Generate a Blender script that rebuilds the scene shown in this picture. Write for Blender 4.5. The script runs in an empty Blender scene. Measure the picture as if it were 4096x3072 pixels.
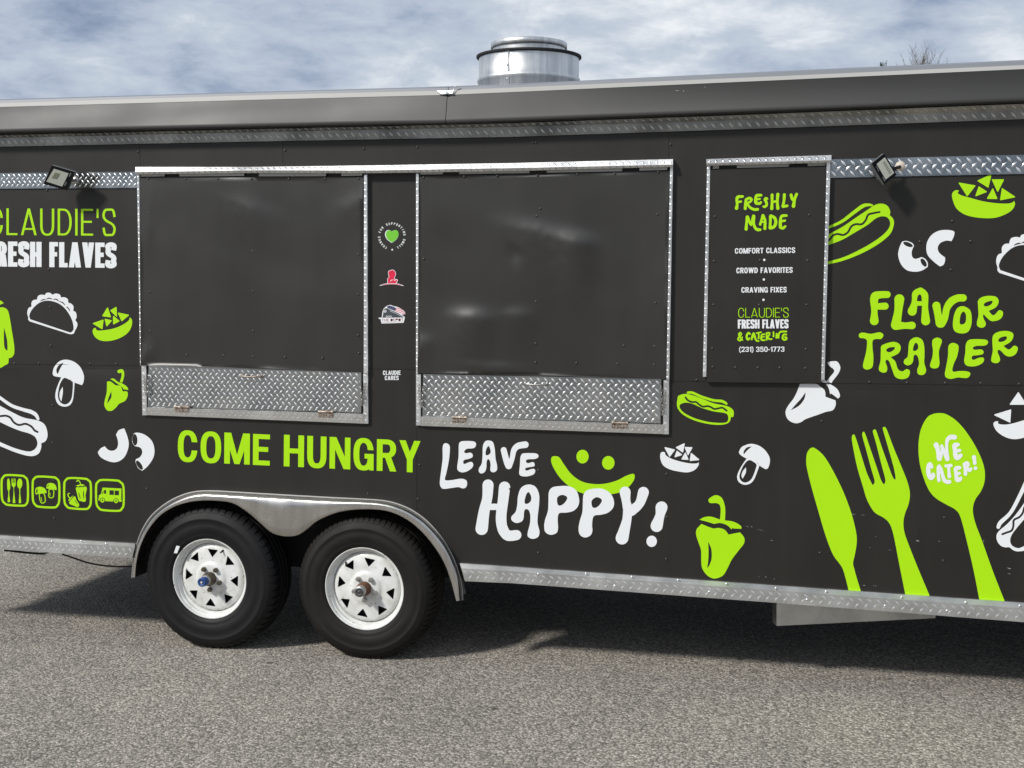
import bpy, bmesh, math, random
from mathutils import Vector, Matrix, noise
from mathutils.geometry import delaunay_2d_cdt
random.seed(7)
PI = math.pi
sc = bpy.context.scene
COL = sc.collection

# ------------------------------------------------------------------ camera
# The trailer's side wall is the plane Y = 0 (X along the wall, Y into the trailer, Z up, metres).
YAW, PITCH, ROLL = 0.26004789, 0.08301494, 0.00485599
FPX, DIST, CAMZ = 5000.0, 5.575, 1.842
def _rows():
    cy, sy = math.cos(YAW), math.sin(YAW); cp, sp = math.cos(PITCH), math.sin(PITCH); cr, sr = math.cos(ROLL), math.sin(ROLL)
    Ry = Matrix(((cy, 0, sy), (0, 1, 0), (-sy, 0, cy))); Rx = Matrix(((1, 0, 0), (0, cp, -sp), (0, sp, cp))); Rz = Matrix(((cr, -sr, 0), (sr, cr, 0), (0, 0, 1)))
    return Rz @ Rx @ Ry
RM = _rows()
def _b(v): return Vector((v[0], v[2], -v[1]))
cam = bpy.data.cameras.new('camera'); camo = bpy.data.objects.new('camera', cam); COL.objects.link(camo)
cam.sensor_width = 36; cam.lens = FPX/4096*36; cam.clip_start = .05; cam.clip_end = 2000
rx, ry, rz = _b(RM[0]), -_b(RM[1]), -_b(RM[2])
camo.matrix_world = Matrix(((rx.x, ry.x, rz.x, 0), (rx.y, ry.y, rz.y, -DIST), (rx.z, ry.z, rz.z, CAMZ), (0, 0, 0, 1)))
sc.camera = camo

# ------------------------------------------------------------------ sun, sky, exposure
SUN = Vector((-.85, -1.0, 1.05)).normalized()
ELEV = math.asin(SUN.z); AZ = math.atan2(SUN.x, SUN.y)
sd = bpy.data.lights.new('sun', 'SUN'); so = bpy.data.objects.new('sun', sd); COL.objects.link(so)
sd.energy = 2.9; sd.angle = math.radians(7); sd.color = (1, .965, .91)
so.rotation_euler = (-SUN).to_track_quat('-Z', 'Y').to_euler()
vs = sc.view_settings; vs.view_transform = 'Standard'; vs.look = 'None'; vs.exposure = 0.22; vs.gamma = 1; vs.use_curve_mapping = False

world = bpy.data.worlds.new('World'); sc.world = world; world.use_nodes = True
wn = world.node_tree; wn.nodes.clear()
def N(nt, t, **kw):
    n = nt.nodes.new(t)
    for k, v in kw.items():
        if k.startswith('i_'):
            key = k[2:]; n.inputs[int(key) if key.isdigit() else key.replace('_', ' ')].default_value = v
        else: setattr(n, k, v)
    return n
def math_(nt, op, a, b=None, clamp=False):
    n = nt.nodes.new('ShaderNodeMath'); n.operation = op; n.use_clamp = clamp
    for i, v in ((0, a), (1, b)):
        if v is None: continue
        if isinstance(v, (int, float)): n.inputs[i].default_value = v
        else: nt.links.new(v, n.inputs[i])
    return n.outputs[0]
def ramp(nt, fac, stops, interp='LINEAR'):
    r = nt.nodes.new('ShaderNodeValToRGB'); nt.links.new(fac, r.inputs[0]); e = r.color_ramp.elements; r.color_ramp.interpolation = interp
    while len(e) < len(stops): e.new(.5)
    for el, (p, c) in zip(e, stops):
        el.position = p; el.color = (c, c, c, 1) if isinstance(c, (int, float)) else (*c, 1)
    return r.outputs[0]
sky = N(wn, 'ShaderNodeTexSky', sky_type='NISHITA', sun_disc=False, sun_elevation=ELEV, sun_rotation=AZ % (2*PI), altitude=150.0, air_density=1.0, dust_density=1.2, ozone_density=1.0)
tc = N(wn, 'ShaderNodeTexCoord'); sep = N(wn, 'ShaderNodeSeparateXYZ'); wn.links.new(tc.outputs['Generated'], sep.inputs[0])
mp = N(wn, 'ShaderNodeMapping'); mp.inputs['Scale'].default_value = (2.7, 2.7, 7.2); mp.inputs['Rotation'].default_value = (.10, .16, .3); mp.inputs['Location'].default_value = (3.1, 1.7, .4)
wn.links.new(tc.outputs['Generated'], mp.inputs[0])
n1 = N(wn, 'ShaderNodeTexNoise', i_Scale=1.7, i_Detail=9.0, i_Roughness=.56, i_Distortion=.2); wn.links.new(mp.outputs[0], n1.inputs['Vector'])
n2 = N(wn, 'ShaderNodeTexNoise', i_Scale=5.0, i_Detail=9.0, i_Roughness=.62, i_Distortion=.35); wn.links.new(mp.outputs[0], n2.inputs['Vector'])
mixn = math_(wn, 'ADD', math_(wn, 'MULTIPLY', n1.outputs[0], .68), math_(wn, 'MULTIPLY', n2.outputs[0], .32))
ccol = ramp(wn, mixn, [(.37, (.205, .265, .39)), (.425, (.305, .37, .49)), (.475, (.42, .485, .595)), (.535, (.52, .58, .665)), (.625, (.80, .83, .86))])
cover = ramp(wn, mixn, [(.30, .88), (.46, .97)])
bg1 = N(wn, 'ShaderNodeBackground', i_Strength=.09); bg2 = N(wn, 'ShaderNodeBackground', i_Strength=.93)
wn.links.new(sky.outputs[0], bg1.inputs[0]); wn.links.new(ccol, bg2.inputs[0])
mx = N(wn, 'ShaderNodeMixShader'); wn.links.new(cover, mx.inputs[0]); wn.links.new(bg1.outputs[0], mx.inputs[1]); wn.links.new(bg2.outputs[0], mx.inputs[2])
wo = N(wn, 'ShaderNodeOutputWorld'); wn.links.new(mx.outputs[0], wo.inputs[0])

# ------------------------------------------------------------------ measuring: photograph position -> point on a plane parallel to the wall
S16 = 1024/2212
REG = {'P': (0, 0, 1.0), 'D': (512, 1950, 1344/2212), 'M': (2800, 700, 520/1106), 'I': (0, 1800, 520/2212), 'L': (1480, 860, 200/474), 'W': (3700, 1700, 396/2212),
       'F': (100, 620, 320/2212), 'G': (3440, 580, 240/2212), 'U': (1856, 100, 524/2212), 'S': (3000, 2250, 1096/2212)}
for i, oy in zip('ABC', (200, 900, 1650)):
    for j in range(4): REG[i+str(j+1)] = (1024*j, oy, S16)
def PX(r, x, y):
    ox, oy, s = REG[r]; return (ox+x*s, oy+y*s)
def pt(p, y=0.0):
    c = Vector(((p[0]-2048)/FPX, (p[1]-1536)/FPX, 1.0))
    d = _b(RM.transposed() @ c); t = (DIST+y)/d.y
    return Vector((d.x*t, y, CAMZ+d.z*t))
def at(r, x, y, Y=0.0): return pt(PX(r, x, y), Y)
# ground slopes up a little towards the trailer's front (right)
GS = .02
def gz(x): return GS*(x+3.05)-.011
XL, XR = -4.95, 2.75          # ends of the body
WIDTH = 2.45

# ------------------------------------------------------------------ materials
MATS = {}
def mat(name, base, rough=.5, metal=0.0, spec=.5, coat=0.0):
    m = bpy.data.materials.new(name); m.use_nodes = True; b = m.node_tree.nodes['Principled BSDF']
    b.inputs['Base Color'].default_value = (*base, 1); b.inputs['Roughness'].default_value = rough; b.inputs['Metallic'].default_value = metal
    b.inputs['Specular IOR Level'].default_value = spec
    if coat: b.inputs['Coat Weight'].default_value = coat; b.inputs['Coat Roughness'].default_value = .15
    MATS[name] = m; return m
def pos(nt): return N(nt, 'ShaderNodeNewGeometry').outputs['Position']
def vary(name, lo, hi, scale, rlo=None, rhi=None, rscale=None, detail=5.0, bump=0.0, bscale=200.0, stretch=None):
    m = MATS[name]; nt = m.node_tree; b = nt.nodes['Principled BSDF']; p = pos(nt)
    if stretch:
        mpn = N(nt, 'ShaderNodeMapping'); mpn.inputs['Scale'].default_value = stretch; nt.links.new(p, mpn.inputs[0]); p2 = mpn.outputs[0]
    else: p2 = p
    n = N(nt, 'ShaderNodeTexNoise', i_Scale=scale, i_Detail=detail, i_Roughness=.6); nt.links.new(p2, n.inputs['Vector'])
    c = ramp(nt, n.outputs[0], [(.32, lo), (.68, hi)]); nt.links.new(c, b.inputs['Base Color'])
    if rlo is not None:
        n3 = N(nt, 'ShaderNodeTexNoise', i_Scale=rscale or scale, i_Detail=4.0); nt.links.new(p, n3.inputs['Vector'])
        r = ramp(nt, n3.outputs[0], [(.3, rlo), (.7, rhi)]); nt.links.new(r, b.inputs['Roughness'])
    if bump:
        n4 = N(nt, 'ShaderNodeTexNoise', i_Scale=bscale, i_Detail=3.0); nt.links.new(p, n4.inputs['Vector'])
        bp = N(nt, 'ShaderNodeBump', i_Strength=bump, i_Distance=.01); nt.links.new(n4.outputs[0], bp.inputs['Height']); nt.links.new(bp.outputs[0], b.inputs['Normal'])
    return m
mat('vinyl', (.013, .0115, .009), .46, spec=.47); vary('vinyl', (.0118, .0104, .0080), (.0158, .0140, .0110), 1.6, .42, .51, 2.4, bump=.012, bscale=420, stretch=(7.0, 1.0, .5))
mat('shutter', (.014, .0125, .010), .4, spec=.74); vary('shutter', (.0130, .0117, .0092), (.0175, .0158, .0127), 1.4, .34, .45, 2.0, bump=.015, bscale=300, stretch=(5.0, 1.0, .6))
mat('fascia', (.016, .0155, .0135), .5, spec=.66); vary('fascia', (.0145, .014, .0122), (.019, .0185, .0162), 1.2, .46, .54, 2.2)
mat('plate', (.72, .73, .74), .25, 1.0); vary('plate', (.33, .37, .39), (.60, .62, .63), 6.0, .12, .27, 9.0, bump=.06, bscale=36)
mat('trim', (.78, .78, .77), .3, 1.0); vary('trim', (.80, .81, .81), (.94, .94, .92), 11.0, .28, .46, 14.0, bump=.05, bscale=70)
mat('lug', (.93, .94, .94), .36, 1.0); mat('skirt', (.66, .66, .64), .4, 1.0); vary('skirt', (.50, .50, .48), (.70, .70, .68), 5.0, .34, .52, 8.0, bump=.03, bscale=80)
mat('stainless', (.60, .58, .55), .24, 1.0); vary('stainless', (.50, .485, .46), (.66, .64, .61), 9.0, .20, .36, 6.0, stretch=(2.0, 1.0, .4))
mat('galvanised', (.66, .67, .68), .4, 1.0); vary('galvanised', (.50, .52, .53), (.78, .78, .77), 5.0, .34, .52, 9.0, stretch=(7.0, 7.0, .4))
mat('edge', (.38, .372, .35), .5); mat('hood', (.66, .67, .67), .36, 1.0); vary('hood', (.55, .56, .57), (.74, .74, .73), 9.0, .30, .46, 12.0, bump=.06, bscale=50)
mat('roof', (.20, .215, .24), .5); mat('soffit', (.03, .03, .03), .6)
mat('black', (.012, .012, .012), .7); mat('underside', (.02, .02, .02), .85)
mat('white_vinyl', (.80, .825, .84), .42); mat('green_vinyl', (.40, .76, .002), .42, spec=.35); mat('red_vinyl', (.70, .01, .06), .45)
mat('blue_vinyl', (.03, .04, .12), .5); mat('grey_vinyl', (.05, .06, .07), .5); mat('leaf_vinyl', (.16, .56, .03), .45); mat('maroon_vinyl', (.25, .02, .05), .5)
mat('rubber', (.012, .012, .013), .6, spec=.3); vary('rubber', (.005, .005, .0056), (.0085, .0085, .009), 9.0, .55, .66, 9.0, bump=.05, bscale=250)
mat('rubber_dusty', (.015, .013, .012), .6, spec=.3); vary('rubber_dusty', (.0062, .0056, .0051), (.0125, .0108, .0090), 7.0, .6, .7, 9.0, bump=.05, bscale=250)
mat('white_paint', (.74, .75, .74), .35, coat=.2); vary('white_paint', (.62, .62, .58), (.80, .81, .80), 16.0, .28, .5, 20.0)
def chips(name):
    nt = MATS[name].node_tree; b = nt.nodes['Principled BSDF']; src = b.inputs['Base Color'].links[0].from_socket; p = pos(nt)
    n = N(nt, 'ShaderNodeTexNoise', i_Scale=55.0, i_Detail=4.0, i_Roughness=.6); nt.links.new(p, n.inputs['Vector'])
    f = ramp(nt, n.outputs[0], [(.655, 0.0), (.70, 1.0)])
    m = N(nt, 'ShaderNodeMix', data_type='RGBA'); nt.links.new(f, m.inputs[0]); nt.links.new(src, m.inputs[6]); m.inputs[7].default_value = (.17, .12, .075, 1); nt.links.new(m.outputs[2], b.inputs['Base Color'])
chips('white_paint')
mat('rust', (.12, .055, .03), .8); vary('rust', (.05, .028, .018), (.20, .085, .04), 60.0, .7, .9, 40.0, bump=.2, bscale=300)
mat('rusty_steel', (.35, .26, .2), .55, .6); vary('rusty_steel', (.15, .08, .05), (.55, .50, .44), 70.0, .45, .75, 50.0)
mat('greasy', (.10, .085, .06), .4, .5); mat('steel', (.42, .41, .39), .4, .9); mat('blue_cap', (.015, .062, .23), .5); mat('dark_cap', (.06, .06, .06), .5)
mat('lamp_black', (.004, .004, .005), .2, spec=.3); mat('lamp_grey', (.17, .18, .185), .5, .2); mat('lamp_white', (.46, .485, .42), .3); mat('led', (.20, .20, .14), .4)
mat('putty', (.62, .55, .46), .7); mat('scuff', (.45, .45, .44), .6); mat('screw', (.05, .05, .048), .4, .2); mat('plate_shaded', (.4, .4, .4), .3, 1.0); vary('plate_shaded', (.20, .205, .20), (.42, .42, .40), 5.0, .16, .34, 7.0, bump=.08, bscale=30); mat('lug_shaded', (.52, .52, .50), .34, 1.0); mat('cable', (.01, .01, .01), .6)  # upper strip's plate and lug copies carry the fascia's shade in their colour
mat('hinge_leaf', (.5, .5, .48), .5, .5)
mat('bark', (.13, .115, .10), .9); mat('needles', (.03, .04, .02), .8)

def asphalt():
    m = mat('asphalt', (.2, .19, .18), .9); nt = m.node_tree; b = nt.nodes['Principled BSDF']; p = pos(nt)
    v = N(nt, 'ShaderNodeTexVoronoi', i_Scale=92.0, i_Randomness=1.0); nt.links.new(p, v.inputs['Vector'])
    hs = N(nt, 'ShaderNodeSeparateColor'); nt.links.new(v.outputs['Color'], hs.inputs[0])
    v2 = N(nt, 'ShaderNodeTexVoronoi', i_Scale=220.0); nt.links.new(p, v2.inputs['Vector'])
    hs2 = N(nt, 'ShaderNodeSeparateColor'); nt.links.new(v2.outputs['Color'], hs2.inputs[0])
    c1 = ramp(nt, hs.outputs[0], [(0, (.145, .134, .118)), (.45, (.36, .333, .294)), (.8, (.555, .513, .454)), (1, (.80, .745, .67))])
    c2 = ramp(nt, hs2.outputs[0], [(0, (.18, .166, .147)), (.6, (.385, .356, .314)), (1, (.65, .60, .53))])
    mxn = N(nt, 'ShaderNodeMix', data_type='RGBA', i_0=.35); nt.links.new(c1, mxn.inputs[6]); nt.links.new(c2, mxn.inputs[7])
    gap = ramp(nt, v.outputs['Distance'], [(.35, 1.0), (.75, .5)])
    big = N(nt, 'ShaderNodeTexNoise', i_Scale=.8, i_Detail=6.0, i_Roughness=.65); nt.links.new(p, big.inputs['Vector'])
    bigr = ramp(nt, big.outputs[0], [(.3, (.80, .79, .785)), (.7, (1.16, 1.13, 1.08))])
    m1 = N(nt, 'ShaderNodeMix', data_type='RGBA', blend_type='MULTIPLY', i_0=1.0); nt.links.new(mxn.outputs[2], m1.inputs[6]); nt.links.new(gap, m1.inputs[7])
    m2 = N(nt, 'ShaderNodeMix', data_type='RGBA', blend_type='MULTIPLY', i_0=1.0); nt.links.new(m1.outputs[2], m2.inputs[6]); nt.links.new(bigr, m2.inputs[7])
    spot = N(nt, 'ShaderNodeTexVoronoi', i_Scale=3.2); nt.links.new(p, spot.inputs['Vector'])
    sp = ramp(nt, spot.outputs['Distance'], [(.035, .35), (.06, 1.0)])
    m3 = N(nt, 'ShaderNodeMix', data_type='RGBA', blend_type='MULTIPLY', i_0=1.0); nt.links.new(m2.outputs[2], m3.inputs[6]); nt.links.new(sp, m3.inputs[7])
    nt.links.new(m3.outputs[2], b.inputs['Base Color'])
    h = math_(nt, 'ADD', math_(nt, 'MULTIPLY', v.outputs['Distance'], -1.0), math_(nt, 'MULTIPLY', v2.outputs['Distance'], -.6))
    bp = N(nt, 'ShaderNodeBump', i_Strength=.8, i_Distance=.006); nt.links.new(h, bp.inputs['Height']); nt.links.new(bp.outputs[0], b.inputs['Normal'])
    return m
asphalt()

# ------------------------------------------------------------------ mesh helpers
def link(name, me, parent=None, kind=None, label=None):
    o = bpy.data.objects.new(name, me); COL.objects.link(o)
    if parent: o.parent = parent
    if kind: o['kind'] = kind
    if label: o['label'] = label
    return o
def mesh(name, vs_, fs, mats, parent=None, smooth=False, mi=None, kind=None, label=None):
    me = bpy.data.meshes.new(name); me.from_pydata([tuple(v) for v in vs_], [], fs)
    for m in (mats if isinstance(mats, (list, tuple)) else [mats]): me.materials.append(MATS[m])
    if mi: me.polygons.foreach_set('material_index', mi)
    if smooth: me.polygons.foreach_set('use_smooth', [True]*len(me.polygons))
    me.validate(); me.update()
    return link(name, me, parent, kind, label)
def part(parent, name): return link(name, None, parent)
class MB:
    def __init__(s): s.v = []; s.f = []
    def add(s, vs_, fs):
        o = len(s.v); s.v += [Vector(v) for v in vs_]; s.f += [tuple(i+o for i in f) for f in fs]
    def box(s, a, b):
        x0, y0, z0 = a; x1, y1, z1 = b
        s.add([(x0, y0, z0), (x1, y0, z0), (x1, y1, z0), (x0, y1, z0), (x0, y0, z1), (x1, y0, z1), (x1, y1, z1), (x0, y1, z1)],
              [(0, 3, 2, 1), (4, 5, 6, 7), (0, 1, 5, 4), (1, 2, 6, 5), (2, 3, 7, 6), (3, 0, 4, 7)])
    def hexa(s, fr, bk):     # two quads, front and back
        s.add(list(fr)+list(bk), [(0, 1, 2, 3), (7, 6, 5, 4), (0, 4, 5, 1), (1, 5, 6, 2), (2, 6, 7, 3), (3, 7, 4, 0)])
    def tube(s, pts, rad, n=8, caps=True):
        pts = [Vector(p) for p in pts]; rings = []
        rad = rad if isinstance(rad, (list, tuple)) else [rad]*len(pts)
        up = Vector((0, 0, 1)); o = len(s.v)
        for i, p in enumerate(pts):
            d = (pts[min(i+1, len(pts)-1)]-pts[max(i-1, 0)]).normalized()
            a = d.cross(up if abs(d.dot(up)) < .95 else Vector((1, 0, 0))).normalized(); b = d.cross(a)
            for k in range(n):
                t = 2*PI*k/n; s.v.append(p+a*(math.cos(t)*rad[i])+b*(math.sin(t)*rad[i]))
        for i in range(len(pts)-1):
            for k in range(n):
                s.f.append((o+i*n+k, o+i*n+(k+1) % n, o+(i+1)*n+(k+1) % n, o+(i+1)*n+k))
        if caps: s.f.append(tuple(o+k for k in range(n))[::-1]); s.f.append(tuple(o+(len(pts)-1)*n+k for k in range(n)))
    def lathe(s, prof, c, axis='Y', n=64, close=False):   # prof: (radius, along axis)
        o = len(s.v); m = len(prof)
        for k in range(n):
            t = 2*PI*k/n; ct, st = math.cos(t), math.sin(t)
            for r, h in prof:
                s.v.append(Vector((c[0]+r*ct, c[1]+h, c[2]+r*st)) if axis == 'Y' else Vector((c[0]+r*ct, c[1]+r*st, c[2]+h)))
        for k in range(n):
            a, b = o+k*m, o+((k+1) % n)*m
            for i in range(m-1 if not close else m):
                j = (i+1) % m
                s.f.append((a+i, a+j, b+j, b+i) if axis == 'Y' else (a+i, b+i, b+j, a+j))
    def build(s, name, m, parent=None, smooth=False, kind=None, label=None): return mesh(name, s.v, s.f, m, parent, smooth, None, kind, label)

def cat(pts, closed, n=6):
    """Catmull-Rom through pts (any dimension); a point may be flagged sharp: (coords, True)"""
    P = [p[0] for p in pts]; C = [p[1] for p in pts]; L = len(P); out = []
    rng = L if closed else L-1
    for i in range(rng):
        p1, p2 = P[i], P[(i+1) % L]
        p0 = P[(i-1) % L] if closed or i > 0 else p1
        p3 = P[(i+2) % L] if closed or i+2 < L else p2
        if C[i]: p0 = p1
        if C[(i+1) % L]: p3 = p2
        if C[i] and C[(i+1) % L]:
            out.append(tuple(p1)); continue
        for k in range(n):
            t = k/n; t2 = t*t; t3 = t2*t
            out.append(tuple(.5*(2*b+(c-a)*t+(2*a-5*b+4*c-d)*t2+(3*b-a-3*c+d)*t3) for a, b, c, d in zip(p0, p1, p2, p3)))
    if not closed: out.append(tuple(P[-1]))
    return out
def hull(ps):
    ps = sorted(set((round(a, 4), round(b, 4)) for a, b in ps))
    def half(q):
        h = []
        for p in q:
            while len(h) > 1 and (h[-1][0]-h[-2][0])*(p[1]-h[-2][1])-(h[-1][1]-h[-2][1])*(p[0]-h[-2][0]) <= 0: h.pop()
            h.append(p)
        return h
    return half(ps)[:-1]+half(ps[::-1])[:-1]
def disc(x, y, r, n=14): return [(x+r*math.cos(2*PI*k/n), y+r*math.sin(2*PI*k/n)) for k in range(n)]
def flat_union(polys, steiner=()):
    """polys: (points, colour) painted in order, colour '-' cuts. Returns verts2d, tris, colours"""
    vv, ff, cc = [], [], []
    for p, c in polys:
        q = []
        for a in p:
            if not q or (abs(a[0]-q[-1][0])+abs(a[1]-q[-1][1])) > 1e-7: q.append(a)
        if len(q) < 3: continue
        if sum(a[0]*b[1]-a[1]*b[0] for a, b in zip(q, q[1:]+q[:1])) < 0: q = q[::-1]
        o = len(vv); vv += [Vector(a) for a in q]; ff.append(list(range(o, len(vv)))); cc.append(c)
    vv += [Vector(a) for a in steiner]
    ov, oe, of, _, _, off = delaunay_2d_cdt(vv, [], ff, 1, 1e-6, True)
    T, CC = [], []
    for f, src in zip(of, off):
        if not src: continue
        c = cc[max(src)]
        if c == '-': continue
        a, b, d = (ov[i] for i in f[:3])
        if abs((b-a).cross(d-a)) < 1e-12: continue
        T.append(tuple(f)); CC.append(c)
    return ov, T, CC
def used(ov, T):
    m = {}; V = []
    for t in T:
        for i in t:
            if i not in m: m[i] = len(V); V.append(ov[i])
    return V, [tuple(m[i] for i in t) for t in T]
def sheet(name, polys, yf, yb, m, parent, grid=0, disp=None, smooth=False, label=None, kind=None):
    """plate in the XZ plane: front at Y=yf (plus disp), edges folded back to Y=yb"""
    st = []
    if grid:
        xs = [p[0] for q, c in polys for p in q]; zs = [p[1] for q, c in polys for p in q]
        x = min(xs)+grid*.5
        while x < max(xs):
            z = min(zs)+grid*.5
            while z < max(zs): st.append((x, z)); z += grid
            x += grid
    ov, T, _ = flat_union(polys, st); V, T = used(ov, T)
    vs_ = [Vector((v.x, yf+(disp(v.x, v.y) if disp else 0), v.y)) for v in V]; fs = []
    edges = {}
    for t in T:
        n = (vs_[t[1]]-vs_[t[0]]).cross(vs_[t[2]]-vs_[t[0]])
        t = t if n.y < 0 else t[::-1]; fs.append(t)
        for a, b in zip(t, t[1:]+t[:1]): edges[(a, b)] = 1
    nf = len(fs); back = {}; sm = [smooth]*nf
    for (a, b) in list(edges):
        if (b, a) in edges: continue
        # own vertices for the folded edge keep the front shading clean
        i = len(vs_); va, vb = vs_[a], vs_[b]
        vs_ += [va.copy(), vb.copy(), Vector((vb.x, yb, vb.z)), Vector((va.x, yb, va.z))]; fs.append((i+3, i+2, i+1, i)[::-1][::-1]); sm.append(False)
    o = mesh(name, vs_, fs, m, parent, False, None, kind, label)
    if len(o.data.polygons) == len(sm): o.data.polygons.foreach_set('use_smooth', sm)
    return o
def xz(v): return (v.x, v.z)
def quad(pts_, Y): return [xz(at(*p, Y)) for p in pts_]

# ---- strips of folded metal with raised tread lugs
def resample(line, n):
    L = [0]
    for a, b in zip(line, line[1:]): L.append(L[-1]+(b-a).length)
    out = []; j = 0
    for i in range(n):
        s = L[-1]*i/(n-1)
        while j < len(line)-2 and L[j+1] < s: j += 1
        t = (s-L[j])/max(1e-9, L[j+1]-L[j]); out.append(line[j].lerp(line[j+1], min(1, max(0, t))))
    return out
def extend(line, x0=None, x1=None):
    line = list(line)
    if x0 is not None:
        a, b = line[0], line[1]; line[0] = a+(b-a)*((x0-a.x)/(b.x-a.x))
    if x1 is not None:
        a, b = line[-2], line[-1]; line[-1] = b+(b-a)*((x1-b.x)/(b.x-a.x))
    return line
def row(pts_, Y, x0=None, x1=None):
    l = [at(*p, Y) for p in pts_]
    return extend(l, x0, x1)
WSEED = 5.0
def wallwave(x, z): return .0014*(noise.noise(Vector((x*1.1, z*1.3, WSEED)))+.4*noise.noise(Vector((x*3.0, z*3.2, WSEED+9))))
LUGP, LUGR = .0306, .0176
def lugs(mb, A, B, edge=.006, height=.0028, ph=0.0, size=1.0):
    """A, B: equal-length lines bounding a band; fills it with alternating diagonal lugs"""
    LA = [0]
    for p, q in zip(A, A[1:]): LA.append(LA[-1]+(q-p).length)
    w = (B[len(B)//2]-A[len(A)//2]).length
    LP = LUGP*size; nr = max(1, int(round((w-2*edge)/(LUGR*size)))) if w > .02 else 1
    for r in range(nr):
        v = (edge+(w-2*edge)*(r+.5)/nr)/w; s0 = ph+(LP/2 if r % 2 else 0); k = 0
        while True:
            s = s0+.012+k*LP; k += 1
            if s > LA[-1]-.010: break
            j = 0
            lo, hi = 0, len(LA)-2
            while lo < hi:
                mid = (lo+hi+1)//2
                if LA[mid] <= s: lo = mid
                else: hi = mid-1
            j = lo; t = (s-LA[j])/max(1e-9, LA[j+1]-LA[j])
            pa = A[j].lerp(A[j+1], t); pb = B[j].lerp(B[j+1], t); c = pa.lerp(pb, v)
            tu = (A[j+1]-A[j]).normalized(); tv = (pb-pa).normalized(); n = tu.cross(tv)
            if n.y > 0: n = -n
            if abs(n.y) < .2 and n.z < 0: n = -n
            sg = 1 if r % 2 == 0 else -1
            d = (tu*.68+tv*.73*sg).normalized(); e = d.cross(n)
            hl = min(.0132, w*.42/.73)*size; hw = .0041*size
            o = len(mb.v); nn = n*.0003
            mb.v += [c-d*hl+nn, c+e*hw+nn, c+d*hl+nn, c-e*hw+nn, c-d*hl*.25+n*height, c+d*hl*.25+n*height]
            mb.f += [(o, o+1, o+4), (o+1, o+5, o+4), (o+1, o+2, o+5), (o+2, o+3, o+5), (o+3, o+4, o+5), (o+3, o, o+4)]
def strip(name, rows, m, parent, n=40, bands=(), lugmat=None, back=.004, label=None, smooth=False, size=1.0, fold=True, lugh=.0028):
    R = [resample(r, n) for r in rows]
    if fold:
        R = [[Vector((p.x, back, p.z)) for p in R[0]]]+R+[[Vector((p.x, back, p.z)) for p in R[-1]]]; off = 1
    else: off = 0
    vs_ = [p for r in R for p in r]; fs = []
    for i in range(len(R)-1):
        for k in range(n-1): fs.append((i*n+k, (i+1)*n+k, (i+1)*n+k+1, i*n+k+1))
    if fold:
        for e in (0, n-1):
            idx = [i*n+e for i in range(len(R))]; fs.append(tuple(idx if e else idx[::-1]))
    o = mesh(name, vs_, fs, m, parent, smooth, None, None, label)
    if bands:
        mb = MB()
        for b in bands: lugs(mb, R[b+off], R[b+1+off], size=size, height=lugh)
        mb.build('tread_lugs', lugmat or 'lug', o, True, kind='stuff')
    return o

# ------------------------------------------------------------------ sans lettering built from polygons (cap height 1)
def sup(cx, cy, a, b, n=28, e=2.5, t0=0, t1=2*PI):
    out = []
    for k in range(n+1 if t1-t0 < 6.2 else n):
        t = t0+(t1-t0)*k/n; c, s = math.cos(t), math.sin(t)
        out.append((cx+a*math.copysign(abs(c)**(2/e), c), cy+b*math.copysign(abs(s)**(2/e), s)))
    return out
def ribbon(path, t, u=None):
    pth = cat([(p, False) for p in path], False, 5); out = []; L = len(pth); nr = []
    for i in range(L):
        a, b = pth[max(i-1, 0)], pth[min(i+1, L-1)]; dx, dy = b[0]-a[0], b[1]-a[1]; l = math.hypot(dx, dy) or 1
        nr.append((-dy/l*t/2, dx/l*(u or t)/2))
    for i in range(L-1):
        p, q, a, b = pth[i], pth[i+1], nr[i], nr[i+1]
        out.append((hull([(p[0]+a[0], p[1]+a[1]), (p[0]-a[0], p[1]-a[1]), (q[0]+b[0], q[1]+b[1]), (q[0]-b[0], q[1]-b[1])]), 1))
    return out
def rc(a, b, c, d): return ([(a, b), (c, b), (c, d), (a, d)], 1)
def qd(*p): return (list(p), 1)
WID = dict(zip("ACDEFGHIKLMNOPRSTUVWXY0123457()-'&", (1.12, 1, 1, .86, .8, 1.05, 1.05, 0, 1.05, .78, 1.3, 1.08, 1.05, .95, 1.0, .95, .9, 1.0, 1.1, 1.6, 1.08, 1.1, .92, .5, .9, .9, .9, .9, .86, .4, .4, .45, 0, 1)))
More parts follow.
